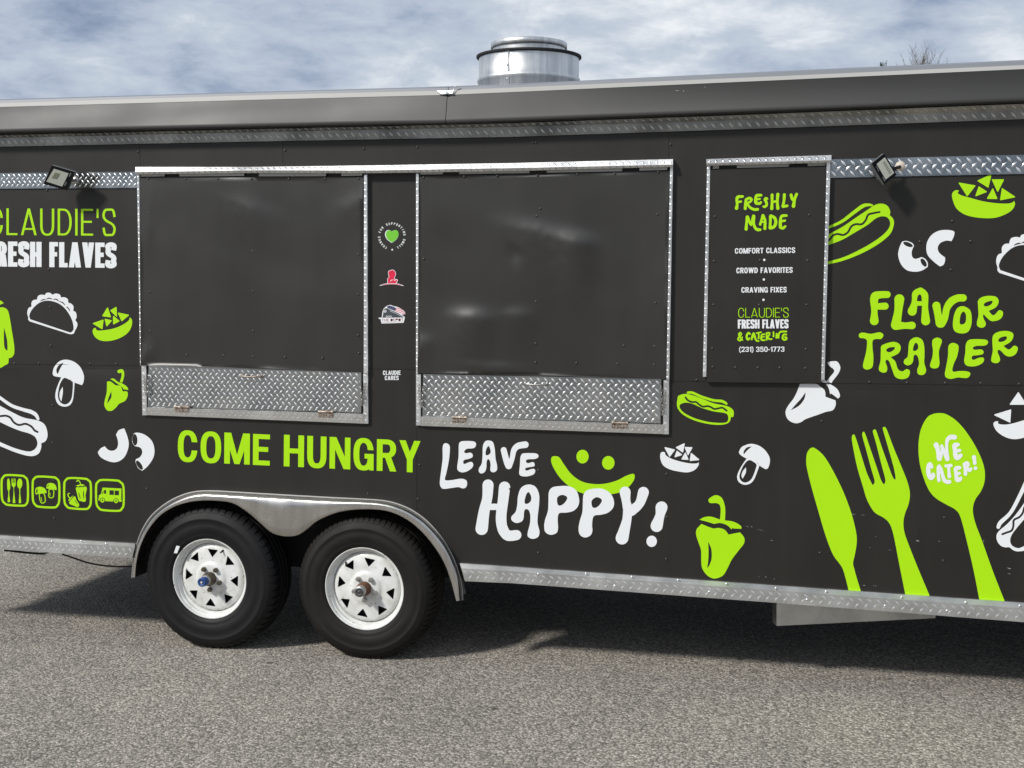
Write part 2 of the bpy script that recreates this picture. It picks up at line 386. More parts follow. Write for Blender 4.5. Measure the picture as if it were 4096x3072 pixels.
def glyph(ch, w, t):
    u = t*.84; G = []
    def bowl(y0, y1, w):
        h = (y1-y0)/2; cx = max(w-h*.95, w*.42)
        return [([(0, y0)]+sup(cx, y0+h, w-cx, h, 14, 2.2, -PI/2, PI/2)+[(0, y1)], 1), ([(t, y0+u)]+sup(max(cx, t), y0+h, max(.01, w-t-max(cx, t)), max(.01, h-u), 14, 2.2, -PI/2, PI/2)+[(t, y1-u)], 0)]
    if ch in 'OCG0':
        G = [(sup(w/2, .5, w/2, .515), 1), (sup(w/2, .5, w/2-t, .515-u), 0)]
        if ch == 'C': G += [([(w*.56, .37), (w*1.1, .37), (w*1.1, .64), (w*.56, .64)], 0)]
        if ch == 'G': G += [([(w*.56, .46), (w*1.1, .46), (w*1.1, .64), (w*.56, .64)], 0), rc(w*.55, .52-u, w, .52), rc(w-t*.75, 0, w, .5)]
    elif ch == 'A': G = [qd((0, 0), (t*1.02, 0), (w/2+t*.52, 1), (w/2-t*.52, 1)), qd((w, 0), (w-t*1.02, 0), (w/2-t*.52, 1), (w/2+t*.52, 1)), rc(w*.24, .2, w*.76, .2+u*.9)]
    elif ch == 'V': G = [qd((0, 1), (t*1.02, 1), (w/2+t*.5, 0), (w/2-t*.5, 0)), qd((w, 1), (w-t*1.02, 1), (w/2-t*.5, 0), (w/2+t*.5, 0))]
    elif ch == 'W':
        for a, b, c in ((0, .28, 1), (.5, .28, 1), (.5, .72, 1), (1, .72, 1)):
            xa = a*(w-t); xb = b*w-t/2; G.append(qd((xa, 1), (xa+t, 1), (xb+t, 0), (xb, 0)))
    elif ch == 'M': G = [rc(0, 0, t, 1), rc(w-t, 0, w, 1), qd((0, 1), (t*1.2, 1), (w/2+t*.45, 0), (w/2-t*.45, 0)), qd((w, 1), (w-t*1.2, 1), (w/2-t*.45, 0), (w/2+t*.45, 0))]
    elif ch == 'N': G = [rc(0, 0, t*.95, 1), rc(w-t*.95, 0, w, 1), qd((0, 1), (t*1.15, 1), (w, 0), (w-t*1.15, 0))]
    elif ch == 'K': G = [rc(0, 0, t, 1), qd((t*.6, .33), (t*.6, .6), (w-t*1.15, 1), (w, 1)), qd((w*.36, .62), (w*.36+t*.9, .72), (w, 0), (w-t*1.15, 0))]
    elif ch == 'X': G = [qd((0, 0), (t*1.12, 0), (w, 1), (w-t*1.12, 1)), qd((0, 1), (t*1.12, 1), (w, 0), (w-t*1.12, 0))]
    elif ch == 'Y': G = [rc(w/2-t/2, 0, w/2+t/2, .45), qd((0, 1), (t*1.1, 1), (w/2+t/2, .4), (w/2-t/2, .4)), qd((w, 1), (w-t*1.1, 1), (w/2-t/2, .4), (w/2+t/2, .4))]
    elif ch == 'D': G = bowl(0, 1, w)
    elif ch in 'PR':
        G = [(p, c) for p, c in bowl(.42, 1, w)]+[rc(0, 0, t, .6)]
        if ch == 'R': G.append(qd((w*.42, .44), (w*.42+t, .48), (w+t*.06, 0), (w-t*1.04, 0)))
    elif ch == 'U': G = [([(0, 1), (0, .4)]+sup(w/2, .4, w/2, .415, 16, 2.5, -PI, 0)+[(w, 1)], 1), ([(t, 1.1), (t, .4)]+sup(w/2, .4, w/2-t, .415-u, 16, 2.5, -PI, 0)+[(w-t, 1.1)], 0)]
    elif ch == 'S': G = ribbon([(w-t*.5, .70), (w*.80, 1-u*.72), (w*.5, 1.01-u*.5), (w*.2, 1-u*.75), (t*.5, .74), (w*.26, .575), (w*.74, .43), (w-t*.5, .26), (w*.8, u*.75), (w*.5, u*.5-.01), (w*.2, u*.72), (t*.5, .30)], t, t*.92)
    elif ch == '2': G = ribbon([(t*.5, .68), (w*.2, 1-u*.7), (w*.5, 1.0-u*.5), (w*.82, 1-u*.75), (w-t*.5, .72), (w*.72, .45), (w*.3, .17)], t*.95)+[rc(0, 0, w, u), qd((0, u*.6), (w*.2, u*.6), (w*.48, .33), (w*.2, .25))]
    elif ch == '3': G = ribbon([(t*.4, .72), (w*.2, 1-u*.72), (w*.5, 1-u*.5), (w*.85, 1-u*.8), (w-t*.55, .74), (w*.75, .56), (w*.38, .53)], t*.9)+ribbon([(w*.38, .53), (w*.8, .48), (w-t*.5, .28), (w*.83, u*.8), (w*.5, u*.5), (w*.2, u*.7), (t*.4, .28)], t*.9)
    elif ch == '5': G = [rc(w*.12, 1-u, w*.95, 1), qd((w*.12, 1), (w*.12+t*.85, 1), (w*.06+t*.85, .46), (w*.06, .46))]+ribbon([(w*.14, .5), (w*.5, .6), (w*.85, .53), (w-t*.5, .32), (w*.83, u*.8), (w*.5, u*.5), (w*.2, u*.7), (t*.4, .26)], t*.9)
    elif ch == '1': G = [rc(w-t*1.05, 0, w, 1), qd((0, .80), (0, .68), (w-t*.5, .78), (w-t*.5, 1))]
    elif ch == '7': G = [rc(0, 1-u, w, 1), qd((w*.2, 0), (w*.2+t*1.1, 0), (w, 1-u*.7), (w-t*1.1, 1-u*.7))]
    elif ch == '4': G = [rc(w*.6, 0, w*.6+t, 1)]
    elif ch == '(': G = ribbon([(w, 1.06), (t*.6, .75), (t*.45, .42), (t*.6, .1), (w, -.2)], t*.8)
    elif ch == ')': G = ribbon([(0, 1.06), (w-t*.6, .75), (w-t*.45, .42), (w-t*.6, .1), (0, -.2)], t*.8)
    elif ch == '-': G = [rc(0, .34, w, .34+u)]
    elif ch == "'": G = [rc(0, .66, t*.85, 1)]
    else:
        if ch in 'LEFHITK': G.append(rc(0, 0, t, 1) if ch != 'T' else rc(w/2-t/2, 0, w/2+t/2, 1))
        if ch in 'EFT': G.append(rc(0, 1-u, w, 1))
        if ch in 'LE': G.append(rc(0, 0, w, u))
        if ch in 'EF': G.append(rc(0, .5-u/2+.015, w*.9, .5+u/2+.015))
        if ch == 'H': G += [rc(w-t, 0, w, 1), rc(0, .5-u/2, w, .5+u/2)]
    return G
def text_polys(txt, BL, BR, TL, t, sp, col, space=.35):
    H = math.hypot(TL[0]-BL[0], TL[1]-BL[1]); Wd = math.hypot(BR[0]-BL[0], BR[1]-BL[1]); ratio = Wd/H
    fix = 0; var = 0
    for ch in txt:
        if ch == ' ': fix += space
        elif ch in "I'": fix += t
        else: var += WID[ch]
    fix += sp*(len(txt)-1); k = max(.05, (ratio-fix)/max(var, .01)); out = []; x = 0
    ux, uy = (BR[0]-BL[0])/ratio, (BR[1]-BL[1])/ratio; vx, vy = TL[0]-BL[0], TL[1]-BL[1]
    for ch in txt:
        if ch == ' ': x += space+sp; continue
        w = t if ch in "I'" else WID[ch]*k
        for p, c in glyph(ch, w, t):
            out.append(([(BL[0]+(a+x)*ux+b*vx, BL[1]+(a+x)*uy+b*vy) for a, b in p], col if c else '-'))
        x += w+sp
    return out

# ------------------------------------------------------------------ traced vinyl shapes
VCOL = {'g': 'green_vinyl', 'w': 'white_vinyl', 'r': 'red_vinyl', 'b': 'blue_vinyl', 'k': 'grey_vinyl', 'l': 'leaf_vinyl', 'm': 'maroon_vinyl'}
def parse(tok):
    sharp = tok.endswith('!'); return tuple(float(a) for a in tok.rstrip('!').split(',')), sharp
def shape_polys(reg, ops):
    out = []
    def M_(ps): return [PX(reg, *p) for p in ps]
    for op in ops:
        if '|' in op and op[1] == 'T':
            f = op.split('|'); col = op[0]; P3 = [PX(reg, *parse(a)[0]) for a in f[2:5]]
            out += text_polys(f[1], *P3, float(f[5]), float(f[6]), col, float(f[7]) if len(f) > 7 else .35); continue
        tk = op.split(); col, kind = tk[0][0], tk[0][1]; pts_ = [parse(a) for a in tk[1:]]
        if kind == 'p': out.append((M_(cat(pts_, True, 6)), col))
        elif kind == 's':
            pth = cat(pts_, False, 5) if len(pts_) > 1 else [pts_[0][0]]*2
            for a, b in zip(pth, pth[1:]): out.append((M_(hull(disc(*a)+disc(*b))), col))
        elif kind == 'c':
            r = pts_[0][0][0]; pth = cat(pts_[1:], True, 5)
            for a, b in zip(pth, pth[1:]+pth[:1]): out.append((M_(hull(disc(*a, r, 10)+disc(*b, r, 10))), col))
        elif kind == 'e':
            q = list(pts_[0][0])+[0]*5; cx, cy, a, b, g = q[:5]; b = b or a; g = math.radians(g)
            out.append((M_([(cx+a*math.cos(t)*math.cos(g)-b*math.sin(t)*math.sin(g), cy+a*math.cos(t)*math.sin(g)+b*math.sin(t)*math.cos(g)) for t in (2*PI*k/30 for k in range(30))]), col))
        elif kind == 't':
            P3 = [p[0] for p in pts_]; cx = sum(p[0] for p in P3)/3; cy = sum(p[1] for p in P3)/3; r = 5; q = []
            for x, y in P3:
                l = math.hypot(x-cx, y-cy); s = (l-2.0*r)/l; q += disc(cx+(x-cx)*s, cy+(y-cy)*s, r, 10)
            out.append((M_(hull(q)), col))
    return out
def decal(parent, name, reg, ops, Y=-.0009, label=None, xform=None, conform=True):
    polys = shape_polys(reg, ops)
    if xform: polys = [([xform(p) for p in q], c) for q, c in polys]
    xs = [a[0] for q, c in polys for a in q]; ys = [a[1] for q, c in polys for a in q]; st = []
    if conform:
        st = [(i*52.0+.37, j*52.0+.53) for i in range(int(min(xs)//52), int(max(xs)//52)+1) for j in range(int(min(ys)//52), int(max(ys)//52)+1)]
    ov, T, CC = flat_union(polys, st); V, T = used(ov, T)
    vs_ = [pt((v.x, v.y), Y) for v in V]
    if conform:
        for v in vs_: v.y += wallwave(v.x, v.z)
    cols = sorted(set(CC)); fs = []
    for t in T:
        n = (vs_[t[1]]-vs_[t[0]]).cross(vs_[t[2]]-vs_[t[0]]); fs.append(t if n.y < 0 else t[::-1])
    me = bpy.data.meshes.new(name); me.from_pydata([tuple(v) for v in vs_], [], fs)
    for c in cols: me.materials.append(MATS[VCOL[c]])
    me.polygons.foreach_set('material_index', [cols.index(c) for c in CC]); me.update()
    return link(name, me, parent, None, label)

DECALS = [
# region, name, label, ops
('B4', 'lettering', 'lime green FLAVOR in blobby hand lettering', [
 'gs 1030,601,30 960,604,32 920,628,37 919,745,27 918,828,38', 'gs 925,705,27 1012,701,31',
 'gs 1135,641,43 1126,740,35 1104,862,42', 'gs 1104,866,41 1180,870,28 1244,868,33',
 'gs 1318,566,26 1275,592,28 1266,640,22 1262,690,28 1246,745,39', 'gs 1318,566,26 1352,600,30 1357,650,28 1357,720,27 1362,828,39', 'gs 1270,678,20 1350,678,20',
 'gs 1455,697,35 1470,780,32 1488,848,40', 'gs 1495,850,38 1528,800,30 1545,720,30 1585,660,34 1640,632,32 1686,630,32',
 'gp 1690,702 1745,735 1760,800 1755,870 1725,925 1665,937 1612,915 1597,860 1610,770 1640,715', '-p 1690,748 1710,775 1708,835 1685,858 1660,855 1657,820 1667,770',
 'gp 1905,612 1970,620 1993,660 1970,710 1908,742! 1925,765 1945,780 1970,765 1995,737 2025,745 2030,775 2010,810 1970,828 1925,828 1885,795 1862,772 1860,800 1882,850 1870,880 1840,888 1808,870 1806,835 1818,780 1815,700 1815,655 1845,625', '-p 1935,655 1937,675 1910,697 1875,703 1865,685 1890,665']),
('B4', 'lettering', 'lime green TRAILER in blobby hand lettering', [
 'gp 825,930 890,940 960,927 992,940 995,962 975,985 935,985 905,1000 903,1060 910,1130 908,1200 895,1235 855,1250 825,1235 822,1200 845,1110 855,1040 853,995 830,980 795,975 785,955 795,935',
 'gp 1075,1010 1130,1025 1147,1065 1125,1110 1060,1142! 1100,1180 1120,1240 1145,1262 1170,1262 1195,1245 1222,1255 1225,1285 1205,1320 1150,1332 1100,1312 1075,1255 1050,1185 1030,1165 1015,1180 1030,1230 1025,1265 998,1277 965,1262 958,1235 972,1170 975,1090 985,1040', '-p 1090,1055 1093,1072 1060,1097 1030,1095 1022,1078 1045,1060',
 'gp 1278,970 1330,990 1350,1050 1352,1130 1350,1190 1366,1250 1355,1285 1325,1297 1295,1285 1290,1250 1305,1200 1295,1140 1275,1120 1258,1135 1255,1170 1240,1200 1205,1213 1175,1195 1178,1165 1205,1140 1212,1090 1215,1040 1230,995', '-p 1280,1017 1297,1040 1295,1070 1275,1087 1255,1085 1255,1060 1265,1030',
 'gp 1462,973 1495,985 1502,1010 1490,1045 1477,1090 1478,1140 1482,1195 1470,1230 1435,1240 1405,1228 1402,1200 1420,1140 1425,1080 1418,1030 1425,990',
 'gp 1600,1018 1640,1035 1647,1070 1632,1140 1605,1200 1593,1250 1605,1268 1650,1262 1700,1262 1740,1272 1747,1295 1725,1320 1690,1322 1640,1318 1580,1330 1540,1318 1528,1285 1540,1220 1555,1130 1557,1060 1570,1030',
 'gp 1745,990 1860,988 1897,1000 1898,1025 1870,1042 1800,1045 1770,1060 1785,1078 1840,1075 1862,1092 1855,1115 1815,1125 1770,1130 1760,1150 1775,1165 1820,1148 1855,1145 1867,1160 1855,1190 1810,1215 1755,1222 1710,1210 1695,1170 1705,1100 1710,1030',
 'gp 2055,915 2110,930 2120,965 2095,1010 2035,1045! 2075,1075 2100,1065 2125,1043 2153,1052 2158,1075 2140,1115 2095,1137 2050,1125 2010,1085 1990,1080 1985,1100 2005,1155 1995,1185 1965,1194 1932,1180 1930,1150 1942,1085 1938,1010 1945,955 1985,925', '-p 2058,962 2062,985 2035,1005 2000,1010 1990,995 2010,972']),
('B4', 'macaroni_decal', 'white macaroni pieces above the trailer lettering', [
 'wp 1165,142 1200,138 1245,155 1262,180! 1243,225 1245,270 1268,292 1300,287 1325,277! 1355,290 1380,325 1380,362! 1330,393 1270,404 1200,390 1150,340 1126,270 1130,215 1150,160', '-e 1210,168,44,18,22', '-e 1345,325,40,20,58',
 'wp 1535,42 1590,48 1611,62 1605,100 1585,140! 1540,135 1490,155 1467,195 1480,240 1530,280! 1530,310 1515,345 1485,358! 1430,315 1380,260 1368,200 1378,140 1415,85 1470,52']),
('B4', 'pepper_decal', 'white bell pepper lying below the menu board', [
 'wp 520,1185 560,1177 600,1182 625,1230 610,1280 565,1340 548,1366! 505,1352! 530,1320 570,1270 565,1245 540,1225 518,1200', 'wp 440,1330! 490,1338! 520,1366! 470,1360!',
 'wp 500,1372! 545,1380 600,1420 622,1475 605,1500! 560,1465! 545,1455! 537,1465! 530,1430 520,1400', 'wp 275,1373! 410,1373 450,1395 490,1430 497,1483! 540,1500 583,1515! 585,1555 560,1600 500,1615 430,1640 330,1675 285,1703 240,1713 190,1695 160,1660 152,1610 175,1560 220,1500 255,1430', '-p 325,1445! 315,1500 270,1560 195,1602! 240,1550 285,1500']),
('B4', 'nacho_decal', 'white bowl of nachos cut by the right edge of the picture', [
 'wt 2163,1440 2235,1553 2085,1553', 'wt 2103,1592 1950,1640 2095,1710', 'wp 1990,1695! 1993,1718 2060,1724 2150,1705 2260,1665 2330,1600! 2345,1640 2330,1730 2260,1815 2150,1850 2060,1836 1980,1785 1948,1725 1960,1700']),
('C4', 'hot_dog_decal', 'white hot dog cut by the right edge of the picture', [
 'ws 2440,270,12 2370,350,17 2260,540,18 2190,690,17 2100,860,16 2010,950,18 1990,990,16', 'wp 2420,400 2300,640 2180,830 2080,950 2000,1020 1975,1060 1980,1110 2010,1150 2050,1165 2085,1165 2120,1190 2160,1200 2230,1190 2300,1155 2400,1050 2500,880 2560,700 2560,600! 2595,520 2570,430 2500,380', '-p 2212,1155 2160,1172 2110,1150 2093,1110 2105,1060 2160,985 2300,820 2420,640 2480,580 2530,590 2530,680 2480,830 2400,980 2300,1110', '-s 2025,1052,9 2060,1038,9 2105,1020,9 2120,980,9 2125,930,9 2170,905,9 2200,870,9 2215,820,9']),
('A4', 'hot_dog_decal', 'lime green hot dog running behind the menu board', [
 'gs 440,1560,11 530,1530,11 640,1480,13 740,1405,15 820,1348,16 870,1338,12 900,1342,8', 'gp 430,1640! 523,1592 640,1530 760,1448 850,1388 920,1341 980,1327 1030,1345 1055,1390 1052,1428! 1082,1460 1087,1510 1055,1590 960,1672 820,1752 660,1817 515,1853 430,1873! 430,1850! 515,1829 660,1787 820,1711 950,1631 1030,1560 1056,1500 1035,1450 985,1437 930,1456 860,1511 740,1583 640,1640 517,1687 430,1715!', '-s 440,1700,10 523,1647,10 560,1605,9 600,1590,9 650,1598,9 690,1575,9 720,1525,9 760,1505,9 810,1505,9 845,1470,9 865,1425,9 910,1410,9 965,1400,8']),
('A4', 'nacho_decal', 'lime green bowl of nachos under the right floodlight', [
 'gp 1652,1215! 1620,1212 1592,1240 1595,1290 1630,1370 1710,1425 1830,1450 1960,1450 2060,1415 2115,1375 2135,1330 2125,1303! 2110,1318 2060,1327 1960,1322 1850,1305 1740,1275 1670,1255 1640,1235',
 'gt 1645,1145 1797,1170 1722,1268', 'gt 1933,1072 1806,1130 1905,1193', 'gt 1931,1116 2042,1116 1985,1230', 'gt 1820,1174 1896,1225 1790,1265', 'gt 1943,1191 1985,1289 1889,1287', 'gt 2020,1190 2140,1271 2003,1300']),
('A1', 'lettering', 'thin lime green name lettering by the left floodlight', ["gT|CLAUDIE'S|-96,1598|1000,1605|-96,1367|.088|.13"]),
('B1', 'lettering', 'heavy white lettering under the thin green name', ['wT|FRESH FLAVES|-120,357|1003,371|-120,140|.205|.045|.22']),
('B1', 'taco_decal', 'white taco outline left of the service windows', ['TACO']),
('B1', 'nacho_decal', 'lime green bowl of nachos beside the taco outline', [
 'gp 830,890! 810,893 800,920 815,960 850,990 900,1003 970,998 1050,970 1110,925 1138,870 1140,820 1120,797! 1115,820 1080,850 1010,885 930,905 860,912 832,905',
 'gt 930,708 880,789 962,800', 'gt 948,738 1006,703 1011,797', 'gt 1016,756 1119,777 1050,836', 'gt 797,850 897,815 886,904', 'gt 902,808 971,824 921,880', 'gt 977,782 1038,831 977,863']),
('B1', 'mushroom_decal', 'white mushroom below the taco outline', [
 'wp 570,1163 640,1182 695,1230 725,1300 722,1355 708,1384! 650,1363 610,1340 545,1320 500,1312 465,1303 455,1280 467,1230 510,1180', '-p 550,1190! 515,1205 490,1240 488,1270 500,1287! 520,1240', 'wp 530,1315! 505,1370 482,1440 480,1500 505,1550 555,1570 605,1555 630,1510 640,1430 645,1355!', '-p 550,1324 580,1327 620,1350 630,1365 628,1430 618,1500 590,1540 555,1550 520,1530 502,1490 503,1440 520,1370', 'wp 542,1398! 543,1450 530,1525! 515,1490 518,1440']),
('B1', 'pepper_decal', 'small lime green pepper left of the first serving shelf', [
 'gs 1030,1265,15 1055,1262,14 1063,1300,11 1050,1350,12', 'gp 953,1330! 985,1328 1020,1355 1060,1370 1100,1400 1110,1425! 1070,1420! 1055,1400 1020,1375 985,1350', 'gp 925,1355! 955,1352 1000,1385! 1040,1390 1055,1415! 1060,1437! 1100,1440 1103,1480 1080,1520 1030,1545 1000,1580 965,1605 925,1600 903,1560 905,1520 922,1450 925,1390', '-p 962,1437! 962,1490 925,1545! 940,1490']),
('B1', 'pepper_decal', 'lime green pepper cut by the left edge of the picture', [
 'gs -75,565,15 -45,568,14 -38,610,12 -35,655,12', 'gp -105,690! -60,655 0,652 32,675! 0,690! -50,682', 'gp -15,728! 0,713 30,712 65,735 82,790 100,900 122,1040 122,1110 105,1140 75,1152! 70,1195 40,1213 0,1235 -40,1218 -95,1190 -120,1120 -140,1000 -150,850 -135,760 -100,715 -50,708', '-p 35,885! 60,990 65,1070 62,1087! 38,1055 33,960']),
('C1', 'hot_dog_decal', 'white hot dog cut by the left edge of the picture', [
 'ws -250,-252,10 -150,-218,13 -30,-150,13 0,-128,13 100,-60,14 200,-25,15 270,-5,17 310,20,16 330,55,12', 'wp -300,-185 -200,-165 -80,-100 0,-58 120,5 210,45 330,70 390,110 412,190 395,245 357,266! 355,310 330,358 265,377 150,350 0,290 -80,255 -200,185 -300,85 -345,-20! -360,-90 -340,-155', '-p 0,255 120,305 235,336 290,325 320,288 322,250 300,208 250,180 180,160 90,125 0,82 -80,40 -170,-10 -240,-50 -285,-40 -295,10 -260,85 -180,160 -80,218', '-s -290,-110,9 -250,-95,9 -210,-50,9 -160,-40,9 -115,-45,9 -80,0,9 -40,30,9 0,32,9 50,28,9 90,45,9 120,85,9 165,108,9 220,98,9 270,120,9 300,155,9 325,168,9']),
('C1', 'macaroni_decal', 'white macaroni pieces above the square icons', [
 'wp 1075,138! 1105,220 1112,290 1085,370 1040,415 980,430 910,410 865,380 845,345! 870,310 905,292! 940,325 985,328 1015,300 1020,250 1003,190! 1025,155 1060,140', 'wp 1165,177 1210,177 1265,200 1315,250 1335,320 1325,390 1280,460 1230,503! 1195,480 1172,430 1175,403! 1210,385 1230,345 1215,305 1165,290! 1145,260 1145,210', '-e 1166,235,50,22,86', '-e 1205,455,46,19,56']),
('I', 'icon_decal', 'green square icon of knife, fork and spoon', ['gc 18 115,427 360,437 420,458 470,540 474,840 445,920 385,947 150,935 80,905 35,820 28,540 50,470', 'gp 143,480! 165,520 175,640 160,690 158,760 172,870 150,888 130,875 142,760 140,690 125,660 123,520', 'gp 197,485! 262,485! 266,600 240,640 245,740 260,890 240,900 218,890 230,740 228,640 200,600', '-s 217,480,4 219,560,4', '-s 232,480,4 233,560,4', '-s 247,480,4 248,560,4', 'ge 336,570,86,44,92', 'gp 325,640! 348,640! 345,740 360,885 338,905 320,890 330,740']),
('I', 'icon_decal', 'green square icon of two mushrooms', ['gc 18 650,452 900,463 960,485 1005,560 1008,850 980,940 915,977 670,965 600,930 560,840 557,560 580,490', 'gp 690,625 750,645 790,700 790,735! 700,735 640,750 615,762! 600,720 605,660 640,632', '-p 642,655! 615,690 622,735! 634,735', 'gc 8 675,745 745,740 770,830 765,880 725,905 690,880 672,800', 'gs 700,805,6 715,870,5', 'gp 865,560 930,580 962,640 960,685! 900,665 850,660 790,655! 795,600 820,570', '-p 838,575! 808,615 813,638!', 'gc 8 840,670 910,680 912,770 900,805 865,815 830,790 832,730', 'gs 850,730,5 853,780,4']),
('I', 'icon_decal', 'green square icon of two peppers', ['gc 18 1185,477 1440,488 1495,510 1543,580 1545,880 1520,965 1455,1005 1205,990 1140,960 1097,870 1094,590 1115,520', 'gs 1305,535,8 1330,515,10 1355,540,8 1375,585,8', 'gp 1290,608! 1340,590 1400,583 1445,600! 1400,618! 1370,610 1330,622!', 'gp 1290,650 1320,632 1360,635! 1400,625! 1420,635! 1450,620 1478,650 1465,720 1455,780 1462,850 1440,882 1380,870 1340,855 1310,740', '-s 1340,730,5 1365,820,7', '-s 1425,700,5 1420,760,8 1428,830,5', 'gs 1180,738,9 1158,750,9 1165,790,9 1190,820,8', 'gp 1160,860! 1190,815 1250,770! 1215,820 1180,870!', 'gp 1205,850! 1230,820! 1260,790 1285,800 1300,850 1345,920 1340,960 1310,970 1250,945 1190,920 1175,890!', '-s 1275,860,6 1320,920,4']),
('I', 'icon_decal', 'green square icon of a delivery van', ['gc 18 1735,510 1990,520 2045,545 2098,620 2103,910 2075,995 2010,1035 1750,1022 1685,990 1640,900 1635,620 1660,550', 'gp 1742,640! 2065,655! 2065,680! 2062,840! 2072,870! 2060,882! 1780,870! 1672,858! 1675,840! 1685,770! 1720,745! 1740,660!', '-p 1757,680! 1735,742! 1757,742!', '-p 1770,680! 1806,682! 1806,745! 1768,743!', '-p 1862,685! 1937,688! 1937,766! 1862,763!', '-p 1950,690! 2024,692! 2024,772! 1950,768!', '-e 1742,858,46', 'ge 1742,858,36', '-e 1742,858,13', '-e 1975,868,46', 'ge 1975,868,36', '-e 1975,868,13']),
('P', 'lettering', 'lime green COME in upright capitals', ['gT|COME|711,1845|1079,1862.5|712,1721|.183|.10|.36']),
('P', 'lettering', 'lime green HUNGRY in upright capitals', ['gT|HUNGRY|1135,1865|1681,1891|1136,1738.5|.183|.10|.36']),
('C2', 'lettering', 'white LEAVE in blobby hand lettering', [
 'wp 1640,265 1668,280 1675,320 1665,420 1645,520 1632,575 1650,587 1700,583 1770,572 1815,585 1824,620 1810,650 1780,655 1750,645 1690,652 1620,660 1595,640 1588,600 1600,500 1612,400 1612,310 1620,275',
 'wp 1790,247 1860,247 1895,258 1900,285 1880,308 1820,315 1798,340 1815,352 1850,347 1870,360 1870,385 1840,400 1800,410 1790,430 1800,445 1840,430 1865,428 1877,450 1865,480 1820,510 1775,517 1745,500 1738,470 1750,380 1752,280 1765,255',
 'wp 2010,242 2045,255 2062,310 2070,400 2083,460 2080,500 2050,517 2025,500 2027,450 2020,415 2003,403 1992,430 1990,480 1975,515 1945,527 1925,510 1928,480 1950,440 1957,370 1960,290 1980,250', '-p 2010,290 2025,320 2025,350 2005,368 1985,365 1985,335 1995,305',
 'ws 2140,325,26 2162,410,27 2182,462,28', 'ws 2184,462,28 2212,400,22 2227,330,24 2262,290,27 2327,278,29',
 'wp 2322,352 2407,352 2437,365 2437,388 2407,402 2347,405 2332,425 2352,438 2392,428 2407,445 2402,465 2362,472 2330,480 2327,495 2342,502 2382,488 2407,490 2412,510 2397,535 2342,552 2292,548 2274,525 2280,460 2284,390 2297,360']),
('C3', 'smile_decal', 'lime green smiling face above HAPPY', ['gp 375,377 410,390 450,450 510,530 590,590 680,615 790,617 900,590 980,550 1040,530 1060,545 1050,590 1000,650 930,690 860,705 780,715 680,710 600,695 510,650 420,570 360,480 338,420 345,385', 'ge 609,381,59,53,90', 'ge 832,435,59,54,90']),
('C3', 'lettering', 'white HAPPY! in large blobby hand lettering', [
 'ws -207,626,48 -214,740,44 -242,860,48 -262,1005,54', 'ws -64,645,49 -77,760,46 -94,900,46 -82,1000,46 -37,1062,46 38,1059,44', 'ws -202,815,28 -92,815,28',
 'wp 140,622 200,640 232,700 235,780 222,900 222,960 238,1030 225,1075 180,1092 140,1075 135,1040 155,960 158,890 145,845 120,835 105,855 100,910 85,940 40,955 0,935 -5,900 30,860 45,800 52,720 80,650', '-p 145,688 165,725 162,765 135,788 112,785 110,755 125,705',
 'wp 400,637 490,637 555,675 580,750 570,810 530,850 470,865 415,868 398,890 395,940 398,1000 385,1040 335,1057 290,1035 278,990 285,930 310,850 315,770 318,690 345,650', '-p 430,712 470,725 475,750 445,790 410,805 392,785 392,735',
 'wp 720,657 790,662 850,700 880,760 875,820 830,865 770,883 715,890 697,920 692,980 695,1020 680,1060 635,1080 590,1060 575,1010 585,940 608,860 612,780 618,710 650,672', '-p 730,732 768,745 775,770 745,810 710,825 690,805 690,760',
 'ws 977,688,48 985,760,38 1000,830,42', 'ws 1135,690,48 1100,790,40 1030,850,45', 'ws 1000,850,40 992,930,40 967,1030,49 951,1085,56',
 'ws 1292,820,52 1278,890,40 1250,980,53', 'we 1207,1113,49,45,90']),
('C3', 'nacho_decal', 'small white bowl of nachos beside the smile', [
 'wp 1322,345! 1300,340 1283,355 1282,400 1305,455 1360,490 1440,510 1520,517 1580,495 1612,455 1612,430! 1595,440 1540,440 1460,425 1380,400 1330,370',
 'wt 1315,298 1412,321 1362,387', 'wt 1494,263 1411,302 1478,350', 'wt 1489,296 1562,299 1520,374', 'wt 1423,326 1474,366 1402,389', 'wt 1498,341 1528,411 1461,407', 'wt 1545,346 1622,410 1533,421']),
('C3', 'mushroom_decal', 'white mushroom left of the large knife', [
 'wp 2060,271 2130,285 2185,325 2222,380 2228,430 2212,480 2190,490! 2140,460 2110,430 2040,412 2030,400! 1985,375 1962,350 1965,330 1990,295', '-p 2072,293! 2030,302 2005,330 2000,352 2005,360! 2030,330', 'wp 2030,395! 1985,460 1950,530 1947,575 1970,610 2020,625 2070,605 2100,560 2138,458! 2110,430!', '-p 2045,412 2085,425 2112,450 2108,480 2085,545 2060,585 2020,605 1985,595 1965,560 1975,510 2005,450', 'wp 2022,475! 2020,520 1993,572! 1983,545 1995,505']),
('C3', 'pepper_decal', 'large lime green pepper left of the knife', [
 'gp 1760,714 1810,735 1835,790 1843,850 1840,935! 1797,925! 1803,850 1795,800 1765,783 1715,783 1698,765 1705,742', 'gp 1620,927! 1660,905 1720,900 1797,925! 1840,933! 1900,940 1950,960 1982,985! 1982,1005! 1920,1003! 1900,998! 1897,1012! 1860,975 1800,955 1745,963! 1690,945', 'gp 1637,963! 1690,985 1740,1003! 1790,998 1840,1015 1870,1055! 1920,1045 1970,1036! 2005,1080 2005,1130 1960,1190 1900,1270 1860,1350 1820,1410 1750,1435 1690,1410 1645,1350 1635,1280 1633,1190 1610,1120 1592,1060 1595,1010', '-p 1695,1118! 1722,1180 1725,1260 1705,1320 1686,1345! 1695,1280 1698,1200']),
('B3', 'hot_dog_decal', 'small lime green hot dog right of the second window', [
